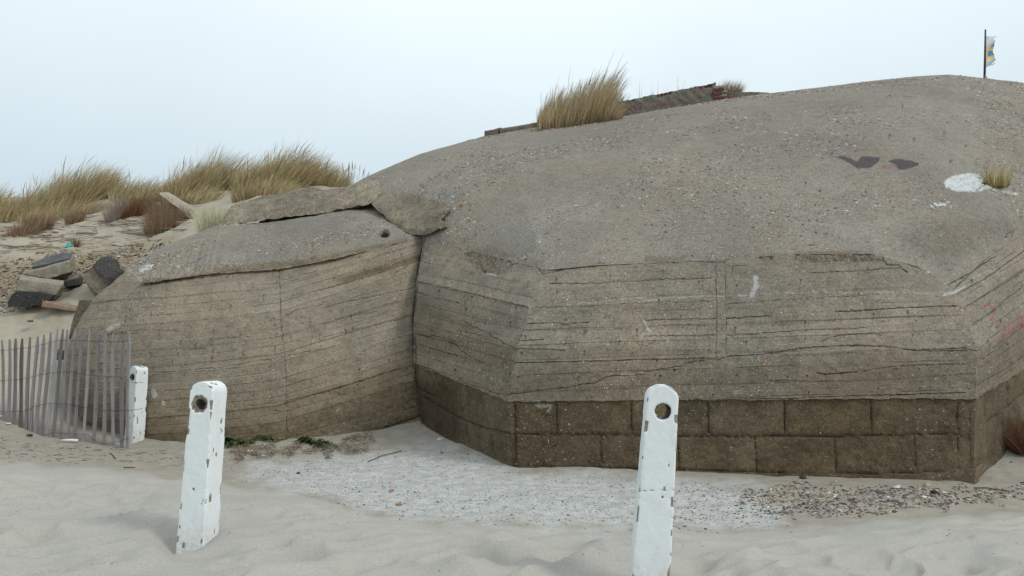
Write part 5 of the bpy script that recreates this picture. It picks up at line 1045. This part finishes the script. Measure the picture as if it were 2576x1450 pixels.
def scatter(poly, n, ymin, ymax, seed, wt=None):
    """random ground points whose layout position falls in poly"""
    r = np.random.default_rng(seed); out = []; a = np.array(poly)
    while sum(len(q) for q in out) < n:
        y = r.uniform(ymin, ymax, 6000); x = r.uniform(-1, 1, 6000) * y * .8; P = np.stack([x, y, base_h(x, y)], -1); px, py = PX(P)
        k = (polysd(px, py, poly) + 16 * noise(px / 25, py / 12, 0, seed)) < 0
        if wt is not None: k &= r.random(6000) < wt(px, py)
        out.append(P[k])
    P = np.concatenate(out)[:n]; P[:, 2] = ground_h(P[:, 0], P[:, 1]) + .002; return P
PEB = [(1880, 1232), (2000, 1215), (2200, 1218), (2400, 1222), (2600, 1212), (2640, 1250), (2500, 1262), (2350, 1282), (2150, 1300), (2020, 1300), (1900, 1290), (1840, 1260)]
r_ = np.random.default_rng(5)
P = scatter(PEB, 2600, 6.5, 10, 21); pebbles('pebbles', 'strip of mixed dark, white and brown pebbles and shells before the bunker', P, np.clip(r_.lognormal(-4.55, .42, len(P)), .005, .030), PAL, 22)
P = scatter([(1650, 1215), (1900, 1225), (2000, 1300), (1800, 1330), (1600, 1325)], 420, 6.5, 10, 31); pebbles('pebbles', 'thin scatter of small dark pebbles right of the nearest post', P, np.clip(r_.lognormal(-4.9, .4, len(P)), .004, .022), PAL, 23)
P = scatter(SHELL, 5200, 6.5, 13.5, 41); pebbles('shell_grit', 'pale shell grit filling the hollow between the blocks', P, np.clip(r_.lognormal(-5.35, .45, len(P)), .0025, .016), np.concatenate([PAL, PAL[[0, 1, 1, 0, 4, 4, 0, 0, 9]]]), 24)
P = scatter([(-30, 650), (80, 650), (180, 632), (380, 615), (420, 612), (330, 690), (250, 720), (180, 720), (130, 750), (30, 790), (-30, 770)], 2600, 16, 21.5, 51); pebbles('rubble_gravel', 'brown stony gravel around the broken kerb blocks', P, np.clip(r_.lognormal(-3.9, .42, len(P)), .01, .07), PAL[[0, 1, 2, 3, 4, 4, 5, 5, 6, 8, 9]], 25)
P = scatter([(-20, 1085), (300, 1125), (560, 1135), (930, 1100), (1000, 1110), (850, 1150), (580, 1180), (300, 1175), (-20, 1155)], 500, 8, 14, 61); pebbles('sand_grit', 'fine dark grit and bits on the damp sand below the fence', P, np.clip(r_.lognormal(-4.9, .4, len(P)), .004, .02), PAL[[2, 4, 4, 5, 9, 0]], 26)
def stone(label, px, py, size, col, seed, name='stone', flat=.7, rf=None):
    q = rf if rf is not None else gat(px, py); q = q + np.array([0, 0, size * .25])
    o = pebbles(name, '', np.array([q]), np.array([size]), np.array([col]), seed, None, IV2, IF2, flat); return tag(o, label, name)
stone('white chalky stone at the foot of the wall by the inner corner', 1108, 1108, .045, (.62, .60, .56), 1)
stone('round whitish pebble on the damp sand below the green weed', 628, 1140, .05, (.60, .57, .48), 2)
stone('grey stone on the damp sand right of the whitish pebble', 660, 1153, .05, (.36, .34, .31), 3)
stone('orange-brown pebble at the lower edge of the shell grit', 1004, 1274, .03, (.40, .22, .12), 4)
stone('blue-black oval pebble on the left of the shell grit', 750, 1190, .03, (.06, .065, .09), 5)
stone('yellow-brown stone standing at the top of the pebble strip', 2332, 1222, .045, (.46, .36, .20), 6)
stone('white shell on the pebble strip under the corner', 2256, 1228, .045, (.62, .62, .60), 7, 'shell', .4)
stone('long grey stone on the pebble strip', 2215, 1243, .045, (.17, .16, .15), 8, flat=.5)
stone('black stone on the pebble strip near the foundation corner', 2352, 1240, .042, (.03, .03, .035), 9)
stone('dark clod at the foot of the foundation, right of the nearest post', 2020, 1205, .045, (.06, .055, .05), 10)
stone('green glass shard on the shell grit below the inner corner', 1112, 1140, .025, (.01, .12, .04), 11, 'glass_shard', .4)
stone('white shell at the left edge under the fence', 22, 1072, .05, (.60, .58, .52), 12, 'shell', .4)
stone('dark blue pebble in front of the fence', 73, 1098, .045, (.06, .06, .09), 13)
stone('small white shell on the sand left edge by the fence foot', 4, 1053, .05, (.66, .66, .62), 14, 'shell', .4)
stone('red-brown stone on the shell grit, left of the brick-coloured bits', 985, 1240, .028, (.30, .12, .08), 15)
q = gat(176, 1113); tag(tube('plastic_tube', [q + np.array([-.13, 0, .03]), q + np.array([0, 0, .035]), q + np.array([.13, 0, .03])], .022, simple('white_plastic', (.75, .75, .72), .05), None, 8), 'white plastic tube lying at the foot of the fence pickets', 'litter')
q = gat(170, 625); tag(mesh_obj('plastic_litter', q + np.array([[-.1, 0, 0], [.1, -.05, .02], [.12, .06, .1], [-.05, .05, .13], [-.1, .1, .02], [.1, .14, .02]]), [[0, 1, 2, 3], [3, 2, 5, 4], [1, 5, 2], [0, 3, 4], [0, 4, 5, 1]], simple('turquoise_plastic', (.05, .38, .34), .1), None, False), 'turquoise scrap of plastic on the dune face', 'litter')
M_STK = simple('dark_stick', (.10, .08, .06))
for (lb, pts) in (('short dark stick on the damp sand below the fence end', [(277, 1142), (284, 1152), (291, 1158)]), ('thin curved twig on the drift edge left of the foreground post', [(310, 1181), (325, 1179), (340, 1180)]),
                  ('long thin straw lying at the edge of the shell grit', [(1010, 1140), (960, 1152), (925, 1165)]), ('dark twig on the pebbles under the foundation corner', [(2450, 1228), (2480, 1228), (2540, 1236)])):
    P = [gat(a_, b_) + np.array([0, 0, .012]) for a_, b_ in pts]; tag(tube('twig', P, .007, M_STK, None, 5), lb, 'stick')
# litter on the dune and dead roots by the block: loose stuff
def litter(name, label, poly, n, ymin, ymax, L, pal, seed, lift=.02):
    P = scatter(poly, n, ymin, ymax, seed); r = np.random.default_rng(seed); V, C = [], []; Fc = []
    for p0 in P:
        a = r.normal(0, .5); ln = L * r.uniform(.4, 1.6); w = ln * .03 + .004; c_ = np.array(pal[r.integers(len(pal))][0]) * r.uniform(.6, 1.1); b0 = len(V); bend = r.normal() * .25
        for s in range(4):
            t = s / 3 - .5; x = p0[0] + math.cos(a) * ln * t; y = p0[1] + math.sin(a) * ln * t + bend * ln * t * t; z = float(p0[2]) + lift * r.random() + (.0 if ymin < 14 else .35 * math.sin(a) * ln * t); V += [(x, y - w * .5, z), (x, y + w * .5, z + w)]; C += [c_, c_]
        for s in range(3): i = b0 + s * 2; Fc.append([i, i + 1, i + 3, i + 2])
    return tag(mesh_obj(name, V, np.array(Fc), M_GRASS, None, False, {'vc': np.array(C)}), label, None, None, 'stuff')
litter('dead_roots', 'tangle of thin dead roots in the sand at the foot of the tilted block', [(575, 1125), (700, 1118), (800, 1125), (900, 1100), (945, 1105), (930, 1135), (850, 1145), (720, 1150), (590, 1160)], 900, 9.5, 13.2, .07, BROWN + GREY, 71, .05)
litter('grass_litter', 'dry stalks and roots strewn over the dune face', [(-20, 530), (260, 520), (520, 510), (480, 570), (400, 612), (200, 640), (-20, 640)], 420, 19, 26, .45, BROWN + GREY, 72, .06)
litter('sand_litter', 'bits of dry stalk on the damp sand below the fence', [(-20, 1100), (300, 1125), (470, 1125), (450, 1180), (-20, 1160)], 130, 9, 13.5, .07, BROWN + GREY, 73, .01)
# ------------------------------------------------------------------ exposed aggregate: shells and flints standing proud of the concrete
OV = np.array([(1, 0, 0), (-1, 0, 0), (0, 1, 0), (0, -1, 0), (0, 0, 1), (0, 0, -1.)]); OF = np.array([(0, 2, 4), (2, 1, 4), (1, 3, 4), (3, 0, 4), (2, 0, 5), (1, 2, 5), (3, 1, 5), (0, 3, 5)])
AGG = np.array([(.50, .47, .40), (.56, .53, .47), (.44, .38, .27), (.07, .06, .05), (.045, .042, .04), (.10, .085, .06), (.16, .12, .075), (.20, .10, .05), (.30, .27, .22), (.34, .25, .10), (.30, .28, .25), (.12, .11, .10)])
def aggregate(grid, n, parent, seed, smin, smax, mask=None, flat=.35):
    r = np.random.default_rng(seed); ny, nx = grid.shape[:2]; out = []
    nm = gnormal(grid); nm = nm * np.sign(np.sum(nm * (np.array([0, -4, 8.]) - grid), -1).mean()); cen = .25 * (grid[:-1, :-1] + grid[1:, :-1] + grid[:-1, 1:] + grid[1:, 1:])
    ar = np.linalg.norm(np.cross(grid[1:, :-1] - grid[:-1, :-1], grid[:-1, 1:] - grid[:-1, :-1]), axis=-1).ravel(); c2 = cen.reshape(-1, 3)
    wt = ar * (1 / np.maximum(c2[:, 1], 6)) * sstep(-.35, .75, fbm(c2[:, 0] * .7, c2[:, 1] * .9, c2[:, 2] * .9, seed, 4)) + 1e-12
    if mask is not None: wt = wt * mask.ravel()
    k = r.choice(len(c2), n, p=wt / wt.sum()); i, j = k // (nx - 1), k % (nx - 1); a, b = r.random(n)[:, None], r.random(n)[:, None]
    P = (grid[i, j] * (1 - a) + grid[i, j + 1] * a) * (1 - b) + (grid[i + 1, j] * (1 - a) + grid[i + 1, j + 1] * a) * b; N = nm[i, j]
    t1 = np.cross(N, r.normal(size=(n, 3))); t1 /= np.linalg.norm(t1, axis=1, keepdims=True); t2 = np.cross(N, t1); sz = (smin * (smax / smin) ** (r.random(n) ** 2.2))[:, None] * np.clip(P[:, 1:2] / 12, .8, 1.6)
    B = OV[None] * (1 + .3 * r.normal(size=(n, 6, 1)).clip(-1.2, 1.5)); sc = np.stack([sz * r.uniform(.8, 1.6, (n, 1)), sz * r.uniform(.4, .9, (n, 1)), sz * flat], 1)[..., 0]
    V = P[:, None] + B[..., 0:1] * sc[:, 0, None, None] * t1[:, None] + B[..., 1:2] * sc[:, 1, None, None] * t2[:, None] + (B[..., 2:3] + .1) * sc[:, 2, None, None] * N[:, None]
    C = np.repeat((AGG[r.integers(0, len(AGG), n)] * r.uniform(.7, 1.15, (n, 1)))[:, None], 6, 1)
    o = mesh_obj('exposed_aggregate', V.reshape(-1, 3), (OF[None] + np.arange(n)[:, None, None] * 6).reshape(-1, 3), M_PEB, parent, False, {'vc': C.reshape(-1, 3)}); o['kind'] = 'stuff'
aggregate(ROOFD[:NR], 21000, bunker, 201, .006, .030)
aggregate(WALLG[1], 7000, bunker, 202, .004, .016); aggregate(WALLG[0], 2600, bunker, 203, .004, .018); aggregate(WALLG[2], 2600, bunker, 204, .004, .018)
aggregate(FOUNDG[1], 1700, bunker, 205, .004, .014)
fm_ = np.ones((WALLA.shape[0] - 1, WALLA.shape[1] - 1)); fm_[:, :22] = 0
aggregate(WALLA, 6000, wing, 206, .004, .016, fm_); aggregate(TOPG[:80], 5000, wing, 207, .006, .024)
P = scatter([(-60, 1180), (2640, 1300), (2640, 1500), (-60, 1500)], 170, 3.6, 9, 81); pebbles('sand_grit', 'sparse tiny shell and stone bits on the blown foreground sand', P, np.clip(np.random.default_rng(9).lognormal(-5.4, .4, len(P)), .003, .010), PAL[[0, 1, 2, 4, 5, 9]], 82)
